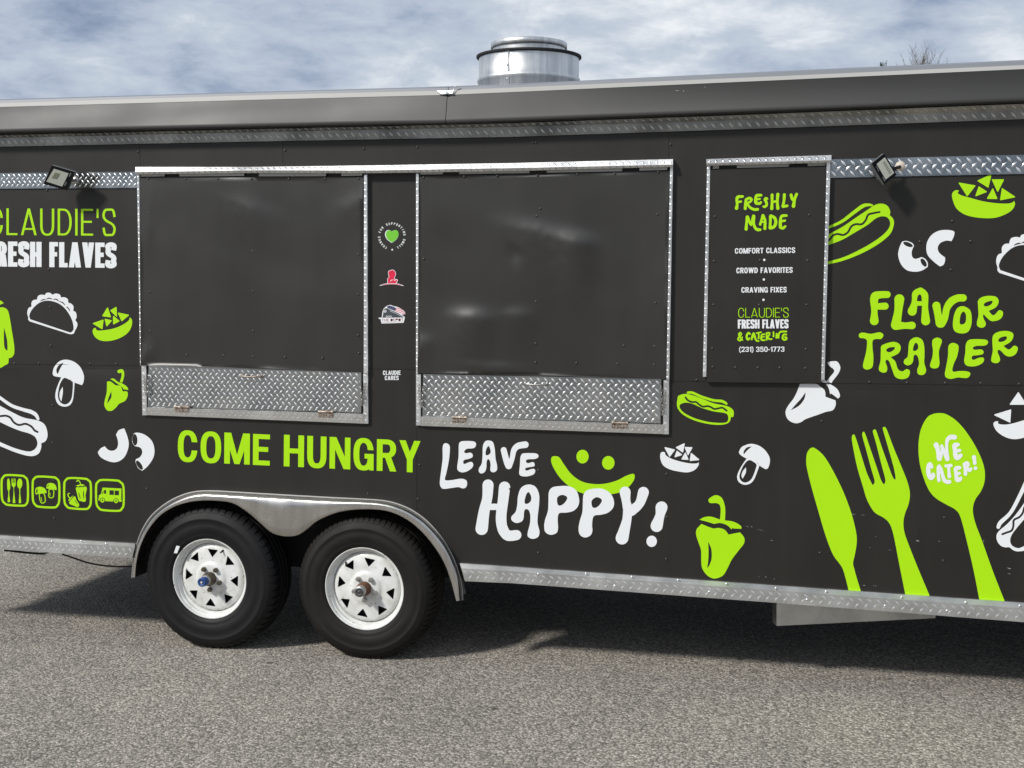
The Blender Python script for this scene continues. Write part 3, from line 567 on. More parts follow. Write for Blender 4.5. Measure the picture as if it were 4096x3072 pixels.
 'gs 1520,1448,10 1560,1450,11 1640,1485,11 1740,1515,11 1810,1522,12 1845,1538,11 1855,1548,7', 'gp 1440,1475 1490,1460 1540,1465 1640,1500 1740,1540 1840,1560 1890,1580 1915,1610 1912,1655 1890,1660! 1885,1690 1860,1715 1800,1727 1700,1720 1580,1690 1480,1640 1435,1590 1425,1550 1430,1500', '-p 1500,1535 1560,1545 1640,1580 1740,1610 1830,1623 1862,1640 1868,1680 1850,1705 1790,1710 1690,1700 1580,1670 1490,1625 1450,1580 1455,1550', '-s 1500,1490,8 1520,1515,8 1555,1530,8 1590,1530,8 1615,1550,8 1650,1570,8 1690,1565,8 1720,1575,8 1750,1590,8 1790,1583,8 1820,1580,8 1855,1605,8']),
('C4', 'knife_decal', 'tall lime green table knife', ['gp 380,303 430,325 490,385 560,500 640,660 700,810 740,940 765,1060 765,1140 750,1230 735,1300 745,1350 770,1440 805,1553! 698,1543! 670,1430 645,1350 610,1295 575,1250 540,1180 490,1040 440,870 380,660 340,500 330,420 340,345']),
('C4', 'fork_decal', 'tall lime green fork with four tines', ['gp 740,190 757,215 800,350 850,510 885,590 905,625 920,605 918,575 890,480 850,330 818,215 815,180 825,167 840,185 890,330 945,490 975,580 1000,618 1013,600 1010,560 975,430 935,270 908,175 908,155 922,147 938,165 980,290 1030,430 1070,540 1093,578 1102,560 1085,470 1040,310 998,165 992,135 1003,125 1025,145 1080,290 1150,460 1205,600 1226,700 1215,790 1185,870 1170,950 1180,1040 1215,1140 1290,1330 1402,1597! 1188,1580! 1130,1290 1085,1060 1050,960 1000,910 930,870 890,820 850,740 820,640 770,470 735,300 724,215']),
('C4', 'spoon_decal', 'tall lime green spoon with white words in its bowl', ['gp 1480,5 1540,15 1620,65 1700,150 1780,270 1840,390 1872,500 1870,600 1840,680 1790,755 1770,840 1790,950 1850,1110 1950,1390 2050,1642! 1828,1628! 1780,1380 1720,1120 1665,910 1620,840 1540,795 1450,740 1390,670 1340,550 1308,420 1300,280 1320,150 1370,50 1420,15']),
]
SPOON_WORDS = ['ws 250,445,58 290,560,48 320,740,60', 'ws 320,750,58 380,600,30 375,470,36', 'ws 378,480,34 440,620,40 500,760,52', 'ws 500,760,50 490,600,35 485,420,34 510,320,45 580,270,52 660,275,55',
 'ws 740,440,40 665,460,55 670,580,45 690,700,55 730,735,50 800,680,42', 'ws 670,585,38 775,570,38', 'ws 150,940,38 110,880,50 75,950,48 85,1100,50 135,1185,48 185,1130,45 180,1095,32',
 'ws 310,1240,38 300,1120,36 295,960,36 315,915,34', 'ws 318,915,34 365,1000,34 395,1120,38 430,1230,42 490,1270,45 545,1270,44', 'ws 295,1075,24 370,1075,24', 'ws 460,915,32 580,905,38', 'ws 525,920,40 535,1040,32 545,1150,42',
 'ws 775,955,40 690,975,45 695,1090,38 720,1220,50 780,1215,45 800,1180,30', 'ws 690,1090,34 770,1080,34', 'ws 905,1095,42 895,960,34 880,880,38', 'ws 880,875,40 940,845,36 970,890,32 940,945,28', 'ws 930,960,28 985,1010,42 1020,985,38', 'ws 1095,720,48 1105,780,36 1112,850,42', 'we 1130,965,42,40']
TACO = ['wp 245,800! 235,760 245,720 272,705! 272,670 290,648 318,645! 330,612 360,602 388,606! 400,588 430,586 455,603! 480,592 515,600 527,625! 560,625 585,640 590,672! 615,680 635,705 632,742! 655,755 662,795 650,822! 668,850 665,880 648,912! 635,938 605,943 560,930! 255,832! 243,815',
 '-p 262,815! 253,790 260,760 285,720 335,675 390,655 450,658 510,680 560,720 600,775 625,830 635,880 632,910 610,930! 600,928!', '-s 352,655,3 375,645,5 395,643,2', '-s 402,640,3 425,633,5 450,640,3', '-s 462,643,3 485,642,5 508,658,3', '-s 515,662,3 540,670,5 560,690,3', '-s 575,706,3 592,722,5 603,743,3']
MENU = [
 ('lime green FRESHLY MADE in hand lettering', ['gs 362,183,11 325,186,13 314,205,13 316,250,11 311,282,15', 'gs 318,232,9 348,226,10', 'gs 385,285,13 388,240,12 392,212,12', 'gs 392,210,12 420,196,11 438,208,11 425,228,10 400,240,9', 'gs 400,240,10 425,275,11 460,293,12 490,292,12', 'gs 520,172,11 485,174,13 474,195,12 476,235,14 505,243,11 518,232,10', 'gs 480,208,9 508,203,9', 'gs 573,203,9 560,197,10 551,210,10 563,228,12 567,255,11 552,270,11 540,268,9', 'gs 613,170,13 613,230,11 610,285,14', 'gs 662,165,14 658,225,11 662,283,14', 'gs 615,230,10 658,222,10', 'gs 718,168,13 714,220,11 705,265,12', 'gs 706,268,12 742,262,11', 'gs 775,170,13 785,205,12 800,215,10', 'gs 822,163,12 805,205,12 795,265,15',
  'gs 392,460,14 396,410,11 402,358,14', 'gs 404,358,14 425,410,10 435,425,9', 'gs 435,425,9 445,380,10 456,350,14', 'gs 458,352,13 456,410,12 470,450,12 490,465,13 512,465,11', 'gs 512,420,11 524,380,10 535,345,13', 'gs 535,345,13 553,385,11 553,430,12 552,455,13', 'gs 522,400,8 552,400,8', 'gs 600,352,13 598,400,11 596,450,13', 'gs 602,347,12 635,365,13 645,405,13 630,440,13 600,452,12', 'gs 735,345,11 700,348,12 686,372,12 683,430,14', 'gs 686,395,9 722,388,10', 'gs 684,445,13 705,452,12 725,437,10']),
 ('white COMFORT CLASSICS line', ['wT|COMFORT CLASSICS|297,669|809,662|297,623|.2|.1|.3']), ('white bullet dot', ['we 547,722,10']),
 ('white CROWD FAVORITES line', ['wT|CROWD FAVORITES|309,836|788,831|309,789|.2|.1|.3']), ('white bullet dot', ['we 543,889,10']),
 ('white CRAVING FIXES line', ['wT|CRAVING FIXES|352,1001|737,998|352,955|.2|.1|.3']), ('white bullet dot', ['we 540,1062,10']),
 ('thin lime green name line', ["gT|CLAUDIE'S|325,1213|755,1211|325,1132|.075|.12"]), ('heavy white line under the thin green name', ['wT|FRESH FLAVES|322,1306|752,1304|322,1230|.205|.045|.22']),
 ('lime green & CATERING in hand lettering', ['gs 362,1405,6 340,1380,7 332,1355,8 343,1342,7 352,1352,6 345,1368,6 327,1385,7 325,1402,7 342,1408,7 355,1390,6 360,1378,5', 'gs 425,1352,8 412,1344,9 399,1360,9 398,1385,9 408,1400,9 422,1388,7', 'gs 440,1398,8 445,1370,8 455,1348,9', 'gs 456,1347,9 468,1375,8 472,1395,8 485,1412,7 500,1412,6', 'gs 447,1378,5 466,1378,5', 'gs 480,1346,6 518,1338,7', 'gs 498,1345,7 500,1375,7 498,1390,8', 'gs 547,1355,7 525,1360,7 522,1400,8 550,1405,7', 'gs 525,1380,5 545,1376,6', 'gs 568,1400,8 566,1352,7', 'gs 566,1345,7 590,1343,7 588,1365,7 572,1372,6', 'gs 575,1375,7 588,1395,7 610,1396,7', 'gs 625,1338,8 626,1355,6 625,1372,8', 'gs 650,1385,8 652,1350,7', 'gs 652,1350,7 668,1385,7', 'gs 668,1385,7 672,1350,7 690,1333,8 735,1332,7', 'gs 735,1358,7 712,1358,8 702,1385,8 715,1402,8 735,1395,8 732,1380,7 720,1380,6']),
 ('white telephone number', ['wT|(231) 350-1773|333,1505|718,1503|333,1462|.19|.1|.3']),
]
LOGOS = [
 ('heart_decal', 'green heart with a white rim', ['wp 205,158! 185,143 155,150 142,185 160,230 207,266! 250,230 270,190 262,152 235,143', 'lp 208,158! 190,146 163,152 150,185 166,228 209,262! 250,228 270,188 262,152 236,143', 'wp 211,316! 214,325! 223,326! 216,331! 219,340! 211,335! 203,340! 206,331! 199,326! 208,325!']),
 ('emblem_decal', 'red silhouette of a kneeling child outlined in white', ['ws 95,669,3 150,655,6 205,650,7 260,655,6 315,670,3', 'rs 110,667,1 150,656,3 205,651,4 260,656,3 300,666,1', 'wp 208,518 235,529 246,560 239,582 233,590! 238,606 258,607! 263,622 253,644 238,651! 164,651! 166,600 178,590 172,560 176,532', 'rp 208,522 232,532 242,560 235,582 228,590! 235,611 255,612! 258,622 250,640 235,647! 169,647! 171,600 183,590 176,560 180,535', 'ws 192,628,2 202,618,3 215,614,2', 'ws 226,612,2 232,622,2 244,618,2']),
 ('emblem_decal', 'steam train and flag emblem over a white name strip', ['wp 155,865 190,853 220,862 270,875 310,900 330,920 335,940! 300,944! 331,968! 328,985! 318,1022! 110,1029! 100,988! 80,982! 82,974! 112,972! 118,920 130,890', 'bp 163,866! 190,860 242,880 240,908 200,896 165,880', 'ws 178,872,1.5 178.5,872,1.5', 'ws 196,874,1.5 196.5,874,1.5', 'ws 214,882,1.5 214.5,882,1.5', 'ws 206,890,1.5 206.5,890,1.5', 'ws 228,892,1.5 228.5,892,1.5', 'rs 246,884,3 280,888,3 305,903,3', 'rs 246,897,3 290,908,3 325,922,3', 'rs 246,911,3 290,925,3 330,936,3', 'kp 132,895 160,884 200,903 240,918 290,945 322,972! 118,974! 126,930', 'wc 1.5 170,962 178,955 186,962 178,969', 'wc 1.5 190,962 198,955 206,962 198,969', 'wc 1.5 150,962 158,955 166,962 158,969', 'ws 190,910,1.5 240,930,1.5 300,962,1.5', 'we 143,912,13', 'ke 143,912,8', 'we 143,912,4', 'mT|THE DEPOT|110,1009|316,1006|110,984|.18|.12|.3', 'ms 118,1019,1.2 308,1013,1.2']),
 ('lettering', 'small white CARES lettering', ['wT|CLAUDIE|122,1517|290,1515|122,1476|.2|.09', 'wT|CARES|140,1565|271,1564|140,1525|.2|.09']),
]

# ------------------------------------------------------------------ ground
g = MB(); xs = [-300, -40, -12, 12, 40, 300]; ys = [-300, -40, -12, 12, 40, 300]
for y in ys:
    for x in xs: g.v.append(Vector((x, y, gz(x))))
for j in range(5):
    for i in range(5): g.f.append((j*6+i, j*6+i+1, (j+1)*6+i+1, (j+1)*6+i))
go = g.build('parking_lot', 'asphalt'); go['kind'] = 'structure'; go['label'] = 'worn grey asphalt parking lot'

# ------------------------------------------------------------------ the trailer
T = bpy.data.objects.new('food_trailer', None); COL.objects.link(T)
T['label'] = 'charcoal food trailer with lime green and white lettering on tandem wheels'; T['category'] = 'trailer'
# children keep world coordinates: the root sits at the origin of the wall frame

# lines on the wall, traced across the picture
STRIP_BOT = [('A1', 0, 835), ('A2', 0, 790), ('A3', 0, 750), ('A4', 0, 676), ('A4', 2212, 597)]
STRIP_MID = [('A1', 0, 760), ('A2', 0, 710), ('A3', 0, 665), ('A4', 0, 600), ('A4', 2212, 518)]
STRIP_TOP = [('A1', 0, 735), ('A2', 0, 683), ('A3', 0, 632), ('A4', 0, 553), ('A4', 2212, 465)]
F_BOT = [('A1', 0, 705), ('A2', 0, 655), ('A2', 1636, 626), ('A3', 0, 605), ('A4', 0, 520), ('A4', 2212, 433)]
F_TOP = [('A1', 0, 485), ('A2', 0, 422), ('A2', 1636, 380), ('A3', 0, 355), ('A4', 0, 258), ('A4', 2212, 157)]
F_BEV = [('A1', 0, 460), ('A2', 0, 390), ('A2', 1636, 350), ('A3', 0, 325), ('A4', 0, 230), ('A4', 2212, 130)]
F_EDGE = [('A1', 0, 435), ('A2', 0, 370), ('A2', 1636, 325), ('A3', 0, 302), ('A4', 0, 195), ('A4', 2212, 95)]
SK_TOP_L = [('C1', 0, 1062), ('C1', 600, 1099), ('C1', 1165, 1133)]
SK_MID_L = [('C1', 0, 1092), ('C1', 600, 1130), ('C1', 1165, 1162)]
SK_BOT_L = [('C1', 0, 1182), ('C1', 600, 1222), ('C1', 1140, 1262)]
SK_TOP_R = [('C2', 1760, 1303), ('C3', 0, 1333), ('C3', 2212, 1490), ('C4', 2212, 1645)]
SK_MID_R = [('C2', 1775, 1345), ('C3', 0, 1372), ('C3', 2212, 1533), ('C4', 2212, 1692)]
SK_BOT_R = [('C2', 1805, 1458), ('C3', 0, 1475), ('C3', 2212, 1640), ('S', 2212, 482)]
strip_bot = row(STRIP_BOT, 0, XL, XR)
sk_l = row(SK_TOP_L, 0, XL); sk_r = row(SK_TOP_R, 0, None, XR)
zTOP = row(F_EDGE, -.045, XL, XR)
def zline(line, x):
    for a, b in zip(line, line[1:]):
        if x <= b.x: return a.z+(b.z-a.z)*(x-a.x)/(b.x-a.x)
    a, b = line[-2:]; return a.z+(b.z-a.z)*(x-a.x)/(b.x-a.x)

# fender pairs (outer edge of the flange, edge of the wheel opening)
FEND = [((22, 595), (44, 592)), ((30, 500), (52, 500)), ((48, 400), (75, 400)), ((85, 290), (125, 290)), ((150, 185), (205, 190)), ((250, 100), (300, 128)), ((350, 48), (400, 97)), ((450, 22), (490, 87)), ((560, 18), (580, 88)), ((680, 24), (680, 102)), ((780, 30), (765, 150)), ((860, 35), (850, 220)), ((920, 38), (915, 280)), ((980, 42), (970, 313)), ((1050, 46), (1045, 327)), ((1120, 50), (1120, 315)), ((1180, 53), (1180, 275)), ((1250, 57), (1235, 228)), ((1340, 62), (1310, 190)), ((1440, 67), (1400, 160)), ((1560, 73), (1510, 146)), ((1680, 82), (1630, 146)), ((1780, 105), (1730, 163)), ((1880, 150), (1840, 215)), ((1980, 225), (1940, 300)), ((2070, 330), (2035, 420)), ((2130, 430), (2090, 520)), ((2175, 540), (2125, 620)), ((2200, 640), (2145, 690)), ((2208, 742), (2160, 748))]
FP = cat([((*a, *b), False) for a, b in FEND], False, 4)

def wave(seed, amp, sx=1.1, sz=1.3):
    return lambda x, z: amp*(noise.noise(Vector((x*sx, z*sz, seed)))+.45*noise.noise(Vector((x*sx*2.7, z*sz*2.7, seed+9))))
SEAM_L = [pt((463, 1462)), pt((1663, 1478))]; SEAM_L = extend(SEAM_L, XL, pt((2677, 1490)).x)
SEAM_R = extend([pt((2680, 1525)), pt((4096, 1543.5))], pt((2677, 1525)).x, XR)
xs_seam = [XL, pt((560, 600)).x, pt((1131, 600)).x, pt((2676, 560)).x, XR]
GAP = .0007
def topline(x0, x1): return [(x0, zline(strip_bot, x0)+.02)]+[(p.x, p.z+.02) for p in strip_bot if x0 < p.x < x1]+[(x1, zline(strip_bot, x1)+.02)]
for i in range(4):
    x0, x1 = xs_seam[i]+GAP, xs_seam[i+1]-GAP; seam = SEAM_R if i == 3 else SEAM_L
    poly = topline(x0, x1)+[(x1, zline(seam, x1)+GAP), (x0, zline(seam, x0)+GAP)]
    sheet('wall_panel', [(poly, 'v')], 0.0, .006, 'vinyl', T, grid=.07, disp=wallwave, smooth=True)
cut = [xz(at('D', p[0]+3, p[1]+12, 0)) for p in FP]
cut = [(cut[0][0], -.2)]+cut+[(cut[-1][0], -.2)]
xm = pt((1667, 1750)).x; xq = pt((2677, 1500)).x; xlw = at('C1', 1165, 1140).x; xrw = at('C2', 1762, 1310).x
lowL = [(XL, zline(SEAM_L, XL)-GAP), (xm-GAP, zline(SEAM_L, xm)-GAP), (xm-GAP, .3), (xlw+.06, .3), (xlw, zline(sk_l, xlw)-.03), (XL, zline(sk_l, XL)-.03)]
lowR = [(xm+GAP, zline(SEAM_L, xm)-GAP), (xq+GAP, zline(SEAM_L, xq)-GAP), (xq+GAP, zline(SEAM_R, xq+.001)-GAP), (XR, zline(SEAM_R, XR)-GAP), (XR, zline(sk_r, XR)-.03)]+[(p.x, p.z-.03) for p in sk_r[::-1] if xrw < p.x < XR-.01]+[(xrw, zline(sk_r, xrw)-.03), (xrw-.06, .3), (xm+GAP, .3)]
sheet('wall_panel', [(lowL, 'v'), (cut, '-')], 0.0, .006, 'vinyl', T, grid=.07, disp=wallwave, smooth=True)
sheet('wall_panel', [(lowR, 'v'), (cut, '-')], 0.0, .006, 'vinyl', T, grid=.07, disp=wallwave, smooth=True)

# body behind the skin, with wheel wells left open
b = MB(); zr = zline(zTOP, -1.5)-.05; wz = .80; xa, xb = at('D', 20, 400).x-.02, at('D', 2210, 600).x+.02
b.box((XL, .0065, wz), (XR, WIDTH, zr)); b.box((XL, .32, .475), (XR, WIDTH-.32, wz-.001))
b.box((XL, .0065, .475), (xa, .319, wz-.001)); b.box((xb, .0065, .475), (XR, .319, wz-.001))
b.box((XL, WIDTH-.319, .475), (xa, WIDTH, wz-.001)); b.box((xb, WIDTH-.319, .475), (XR, WIDTH, wz-.001))
b.build('body_shell', 'black', T)
# chassis
c = MB()
for y in (.36, WIDTH-.46): c.box((XL+.02, y, .39), (XR+.02, y+.06, .474))
for x in (XL+.1, -3.9, -1.5, -.6, .4, 1.4, XR-.1): c.box((x, .43, .41), (x+.05, WIDTH-.47, .473))
c.build('chassis_frame', 'underside', T)

# roof
r = MB(); n = 24; prof = [(-.045, 0), (.05, .02), (.4, .05), (1.2, .075), (2.0, .05), (WIDTH, .02), (WIDTH+.10, 0), (WIDTH+.10, -.2)]
line = resample(zTOP, n)
for p in line:
    for y, h in prof: r.v.append(Vector((p.x, y, p.z+h)))
for i in range(n-1):
    for k in range(len(prof)-1): r.f.append((i*8+k, (i+1)*8+k, (i+1)*8+k+1, i*8+k+1))
r.build('roof', 'roof', T, smooth=True)

# fascia: two lengths of folded sheet that meet at a torn joint
xj = at('A2', 1636, 500, -.09).x
for side in (0, 1):
    def cutx(l):
        l = [p for p in l if (p.x < xj-.05 if side == 0 else p.x > xj+.05)]
        return l
    lo, hi = (XL, xj-.0015) if side == 0 else (xj+.0015, XR)
    def rr(src, Y):
        full = row(src, Y, XL, XR); pts2 = [Vector((lo, Y, zline(full, lo)))]+[p for p in full if lo+.01 < p.x < hi-.01]+[Vector((hi, Y, zline(full, hi)))]
        return resample(pts2, 60)
    bot, top = rr(F_BOT, -.09), rr(F_TOP, -.09)
    vs_, fs = [], []; K = 9
    def bulge(x, t):
        b0 = -.030*t+.004*noise.noise(Vector((x*1.1, t*.8, 4)))*math.sin(PI*t); b1 = .022*(1-t)**2.2+.003*noise.noise(Vector((x*.8, t*1.2, 14)))*math.sin(PI*t)
        k = min(1, max(0, (x-xj)/1.4)); k = k*k*(3-2*k); return b0*(1-k)+b1*k
    for i, (p, q) in enumerate(zip(bot, top)):
        vs_ += [Vector((p.x, -.005, p.z+.004)), Vector((p.x, -.078, p.z-.004)), Vector((p.x, -.087, p.z-.004))]
        for k in range(K):
            t = k/(K-1); s = p.lerp(q, t); vs_.append(Vector((s.x, s.y-bulge(s.x, t)+bulge(s.x, 0), s.z)))
    m = K+3
    for i in range(59):
        for k in range(m-1): fs.append((i*m+k, i*m+k+1, (i+1)*m+k+1, (i+1)*m+k))
    o = mesh('fascia_panel', vs_, fs, 'fascia', T, True)
    ed = [[Vector((p.x, -.0915-(bulge(p.x, 1)-bulge(p.x, 0)), p.z)) for p in top], rr(F_BEV, -.050), rr(F_EDGE, -.045)]
    strip('roof_edge', [ed[0], ed[1]], 'edge', T, 60, fold=False); strip('drip_rail', [ed[1], ed[2]], 'roof', T, 60, fold=False)
# torn flap at the joint
f = MB(); base = [at('A2', 1568, 350, -.062), at('A2', 1600, 352, -.065), at('A2', 1640, 350, -.068), at('A2', 1680, 349, -.066), at('A2', 1708, 346, -.064)]
low = [at('A2', 1575, 373, -.072), at('A2', 1605, 379, -.070), at('A2', 1640, 376, -.076), at('A2', 1675, 375, -.070), at('A2', 1698, 374, -.074)]
f.v = base+low; f.f = [(i, i+5, i+6, i+1) for i in range(4)]
f.tube([at('A2', 1700, 372, -.066), at('A2', 1708, 340, -.064), at('A2', 1716, 318, -.062), at('A2', 1748, 308, -.060)], .0028, 5)
f.build('torn_flap', 'trim', T)
# soffit and upper tread strip
strip('soffit', [row(F_BOT, -.078, XL, XR), row(STRIP_TOP, -.02, XL, XR)], 'soffit', T, 60, fold=False)
strip('tread_strip', [row(STRIP_TOP, -.034, XL, XR), row(STRIP_MID, -.013, XL, XR), row(STRIP_BOT, -.010, XL, XR)], 'plate_shaded', T, 90, bands=(0, 1), size=1.25, lugmat='lug_shaded')

# flanking tread strips at floodlight height
strip('tread_strip', [extend([at('A1', 0, 1065, -.006), at('A1', 1182, 1052, -.006)], XL), extend([at('A1', 0, 1198, -.006), at('A1', 1182, 1192, -.006)], XL)], 'plate', T, 40, bands=(0,))
strip('tread_strip', [extend([at('A4', 548, 945, -.006), at('A4', 2212, 905, -.006)], None, XR), extend([at('A4', 540, 1105, -.006), at('A4', 2212, 1070, -.006)], None, XR)], 'plate', T, 40, bands=(0,), size=1.27)

# hoods over the openings
def hood(top, mid, bot):
    strip('window_hood', [[at(*p, -.030) for p in top], [at(*p, -.043) for p in mid], [at(*p, -.038) for p in bot]], 'hood', T, 60, bands=(0, 1), back=.0, lugh=.0016, lugmat='plate')
hood([('A1', 1170, 1012), ('A2', 0, 1010), ('A2', 960, 998), ('A3', 0, 977), ('A3', 1390, 943)], [('A1', 1170, 1052), ('A2', 0, 1040), ('A2', 960, 1040), ('A3', 0, 1020), ('A3', 1390, 990)], [('A1', 1170, 1073), ('A2', 0, 1062), ('A2', 960, 1064), ('A3', 0, 1046), ('A3', 1390, 1008)])
hood([('A3', 1680, 943), ('A4', 548, 908)], [('A3', 1680, 980), ('A4', 548, 952)], [('A3', 1680, 1000), ('A4', 548, 972)])

# shutters
def dented(seed, amp, dents):
    w = wave(seed, amp, 1.5, 1.7)
    D_ = [(xz(at(*p)), sx, up, dn, h, sl) for p, sx, up, dn, h, sl in dents]
    def f(x, z):
        y = w(x, z)
        for (dx, dz), sx, up, dn, h, sl in D_:
            u = x-dx; v = z-dz-sl*u; g_ = math.exp(-(u/sx)**2-(v/(up if v > 0 else dn))**2)
            if g_ > .004: y += g_*(h+.0011*noise.noise(Vector((x*26, z*30, seed)))+.0006*noise.noise(Vector((x*60, z*64, seed))))
        return y
    return f
shL = sheet('shutter', [(quad([('A1', 1203, 1102), ('A2', 930, 1098), ('B2', 926, 1276), ('B1', 1222, 1213)], -.018), 'v')], -.018, .0, 'shutter', T, grid=.02, disp=dented(21, .0045, [(('A1', 1290, 1560), .03, .14, .14, -.006, 0), (('A2', 860, 1350), .10, .05, .12, -.006, .3), (('B1', 1235, 1150), .06, .05, .06, -.012, .5), (('A1', 2180, 1390), .16, .05, .14, -.005, -.3)]), smooth=True, label='left closed service shutter')
shR = sheet('shutter', [(quad([('A2', 1410, 1094), ('A3', 1360, 1045), ('B3', 1332, 1334), ('B2', 1398, 1281)], -.018), 'v')], -.018, .0, 'shutter', T, grid=.014, disp=dented(33, .0045, [(('B3', 560, 165), .085, .045, .20, -.016, -.12), (('B3', 260, 90), .16, .05, .22, -.011, -.2), (('B3', 30, 235), .03, .025, .05, .006, -.4), (('B2', 1870, 815), .10, .045, .20, -.016, -.05), (('B2', 1450, 1030), .05, .04, .08, -.008, 0), (('B3', 60, 790), .07, .035, .14, -.008, 0), (('B2', 2060, 1225), .14, .02, .05, -.005, -.03)]), smooth=True, label='right dented service shutter')
menu = sheet('menu_board', [(quad([('A3', 1715, 1035), ('A4', 502, 1003), ('B4', 457, 1366), ('B3', 1682, 1358)], -.022), 'v')], -.022, .0, 'vinyl', T, grid=.06, disp=None, smooth=True, label='panel listing what is freshly made')
# hinge leaves showing between hood and shutter
def leaves(segs):
    for a, c in segs:
        m = MB(); m.hexa([at(*a[0], -.012), at(*a[1], -.012), at(*c[1], -.012), at(*c[0], -.012)], [at(*a[0], .0), at(*a[1], .0), at(*c[1], .0), at(*c[0], .0)]); m.build('hinge_leaf', 'hinge_leaf', T)
leaves([((('A1', 1215, 1074), ('A1', 1425, 1070)), (('A1', 1215, 1094), ('A1', 1420, 1092))), ((('A1', 1550, 1068), ('A1', 2110, 1064)), (('A1', 1550, 1092), ('A1', 2110, 1088))), ((('A2', 25, 1064), ('A2', 605, 1066)), (('A2', 25, 1092), ('A2', 605, 1090))), ((('A2', 738, 1067), ('A2', 920, 1067)), (('A2', 738, 1088), ('A2', 915, 1086))),
        ((('A2', 1420, 1060), ('A2', 1615, 1056)), (('A2', 1420, 1076), ('A2', 1615, 1073))), ((('A2', 1755, 1054), ('A3', 150, 1044)), (('A2', 1755, 1072), ('A3', 150, 1063))), ((('A3', 300, 1042), ('A3', 955, 1024)), (('A3', 300, 1060), ('A3', 950, 1047))), ((('A3', 1102, 1020), ('A3', 1345, 1012)), (('A3', 1100, 1042), ('A3', 1340, 1036))),
        ((('A3', 1735, 1000), ('A3', 1790, 998)), (('A3', 1735, 1026), ('A3', 1788, 1024))), ((('A3', 1945, 995), ('A4', 182, 982)), (('A3', 1942, 1020), ('A4', 180, 1008))), ((('A4', 345, 976), ('A4', 498, 972)), (('A4', 343, 1003), ('A4', 495, 998)))])

# angle trim down the sides of the openings
def vtrim(l0, l1, r0, r1, Y=-.021, name='side_trim'):
    return strip(name, [[at(*l0, Y), at(*l1, Y)], [at(*r0, Y), at(*r1, Y)]], 'trim', T, 24, bands=(0,), back=.0)
vtrim(('A1', 1183, 1078), ('B1', 1211, 1212), ('A1', 1202, 1078), ('B1', 1221, 1212), -.019)
vtrim(('A2', 934, 1078), ('B2', 930, 1282), ('A2', 960, 1078), ('B2', 966, 1282))
vtrim(('A2', 1383, 1068), ('B2', 1383, 1288), ('A2', 1405, 1068), ('B2', 1399, 1288))
vtrim(('A3', 1366, 1010), ('B3', 1334, 1338), ('A3', 1390, 1008), ('B3', 1358, 1338))
vtrim(('A3', 1686, 1002), ('B3', 1649, 1312), ('A3', 1712, 1002), ('B3', 1678, 1312), -.024)
vtrim(('A4', 507, 974), ('B4', 460, 1337), ('A4', 540, 972), ('B4', 488, 1337), -.024)

# fold-down shelves with frame, hinges, chains and handle
def shelf(q, left, right, bot, hinges, chains, handle, hmat, label):
    so_ = strip('serving_shelf', [[at(*q[0], -.010), at(*q[1], -.010)], [at(*q[3], -.010), at(*q[2], -.010)]], 'plate', T, 30, bands=(0,), back=.0, label=label, size=1.12 if 'right' in label else 1.03)
    for a in (left, right):
        strip('shelf_frame', [[at(*a[0], -.015), at(*a[1], -.015)], [at(*a[2], -.015), at(*a[3], -.015)]], 'trim', so_, 12, bands=(0,), back=.0)
    strip('shelf_frame', [[at(*bot[0], -.026), at(*bot[1], -.026)], [at(*bot[2], -.018), at(*bot[3], -.018)]], 'trim', so_, 20, bands=(0,), back=-.0005)
    for (r_, x, y, w, h) in hinges:
        m = MB(); m.hexa([at(r_, x, y, -.031), at(r_, x+w, y+4, -.031), at(r_, x+w, y+h+4, -.025), at(r_, x, y+h, -.025)], [at(r_, x, y, -.012), at(r_, x+w, y+4, -.012), at(r_, x+w, y+h+4, -.012), at(r_, x, y+h, -.012)])
        a, c = at(r_, x, y, -.030), at(r_, x+w, y+4, -.030); m.tube([a.lerp(c, t) for t in (0, .2, .22, .4, .42, .6, .62, .8, .82, 1)], [.006, .006, .0045, .0045, .006, .006, .0045, .0045, .006, .006], 8)
        ho = m.build('hinge', 'rusty_steel', so_)
        for k in range(5):
            sm = MB(); c2 = at(r_, x+w*(.12+.19*k), y+h*(.62+.12*(k % 2)), -.0285); sm.lathe([(.0, -.002), (.0035, -.001), (.004, .003)], c2, 'Y', 8); sm.build('hinge_screw', 'rusty_steel', ho)
    for ch in chains:
        m = MB(); pth = cat([((*PX(*p),), False) for p in ch], False, 8); L = [pt(p, -.030) for p in pth]
        tot = sum((b_-a_).length for a_, b_ in zip(L, L[1:])); nl = int(tot/.0135); Lr = resample(L, nl+1)
        for k in range(nl):
            a_, b_ = Lr[k], Lr[k+1]; d = (b_-a_).normalized(); mid = (a_+b_)/2; e = Vector((0, -1, 0)).cross(d).normalized(); f_ = Vector((0, -1, 0))
            w_ = e if k % 2 else (e*.35+f_*.9).normalized()
            ring = [mid+d*(.0098*math.cos(t))+w_*(.0052*math.sin(t)) for t in (2*PI*j/10 for j in range(11))]
            m.tube(ring, .0015, 5, False)
        m.build('chain', 'steel', so_)
    m = MB(); a, c = at(*handle[0], -.012), at(*handle[1], -.012); up = Vector((0, -.022, 0))
    m.tube([a, a+up*.8, a.lerp(c, .12)+up, a.lerp(c, .5)+up*1.1+Vector((0, 0, -.003)), a.lerp(c, .88)+up, c+up*.8, c], [.006, .005, .0042, .0042, .0042, .005, .006], 8)
    for e in (a, c): m.lathe([(0, -.004), (.009, -.003), (.010, .0)], e, 'Y', 12)
    m.build('pull_handle', hmat, so_, True)
    return so_
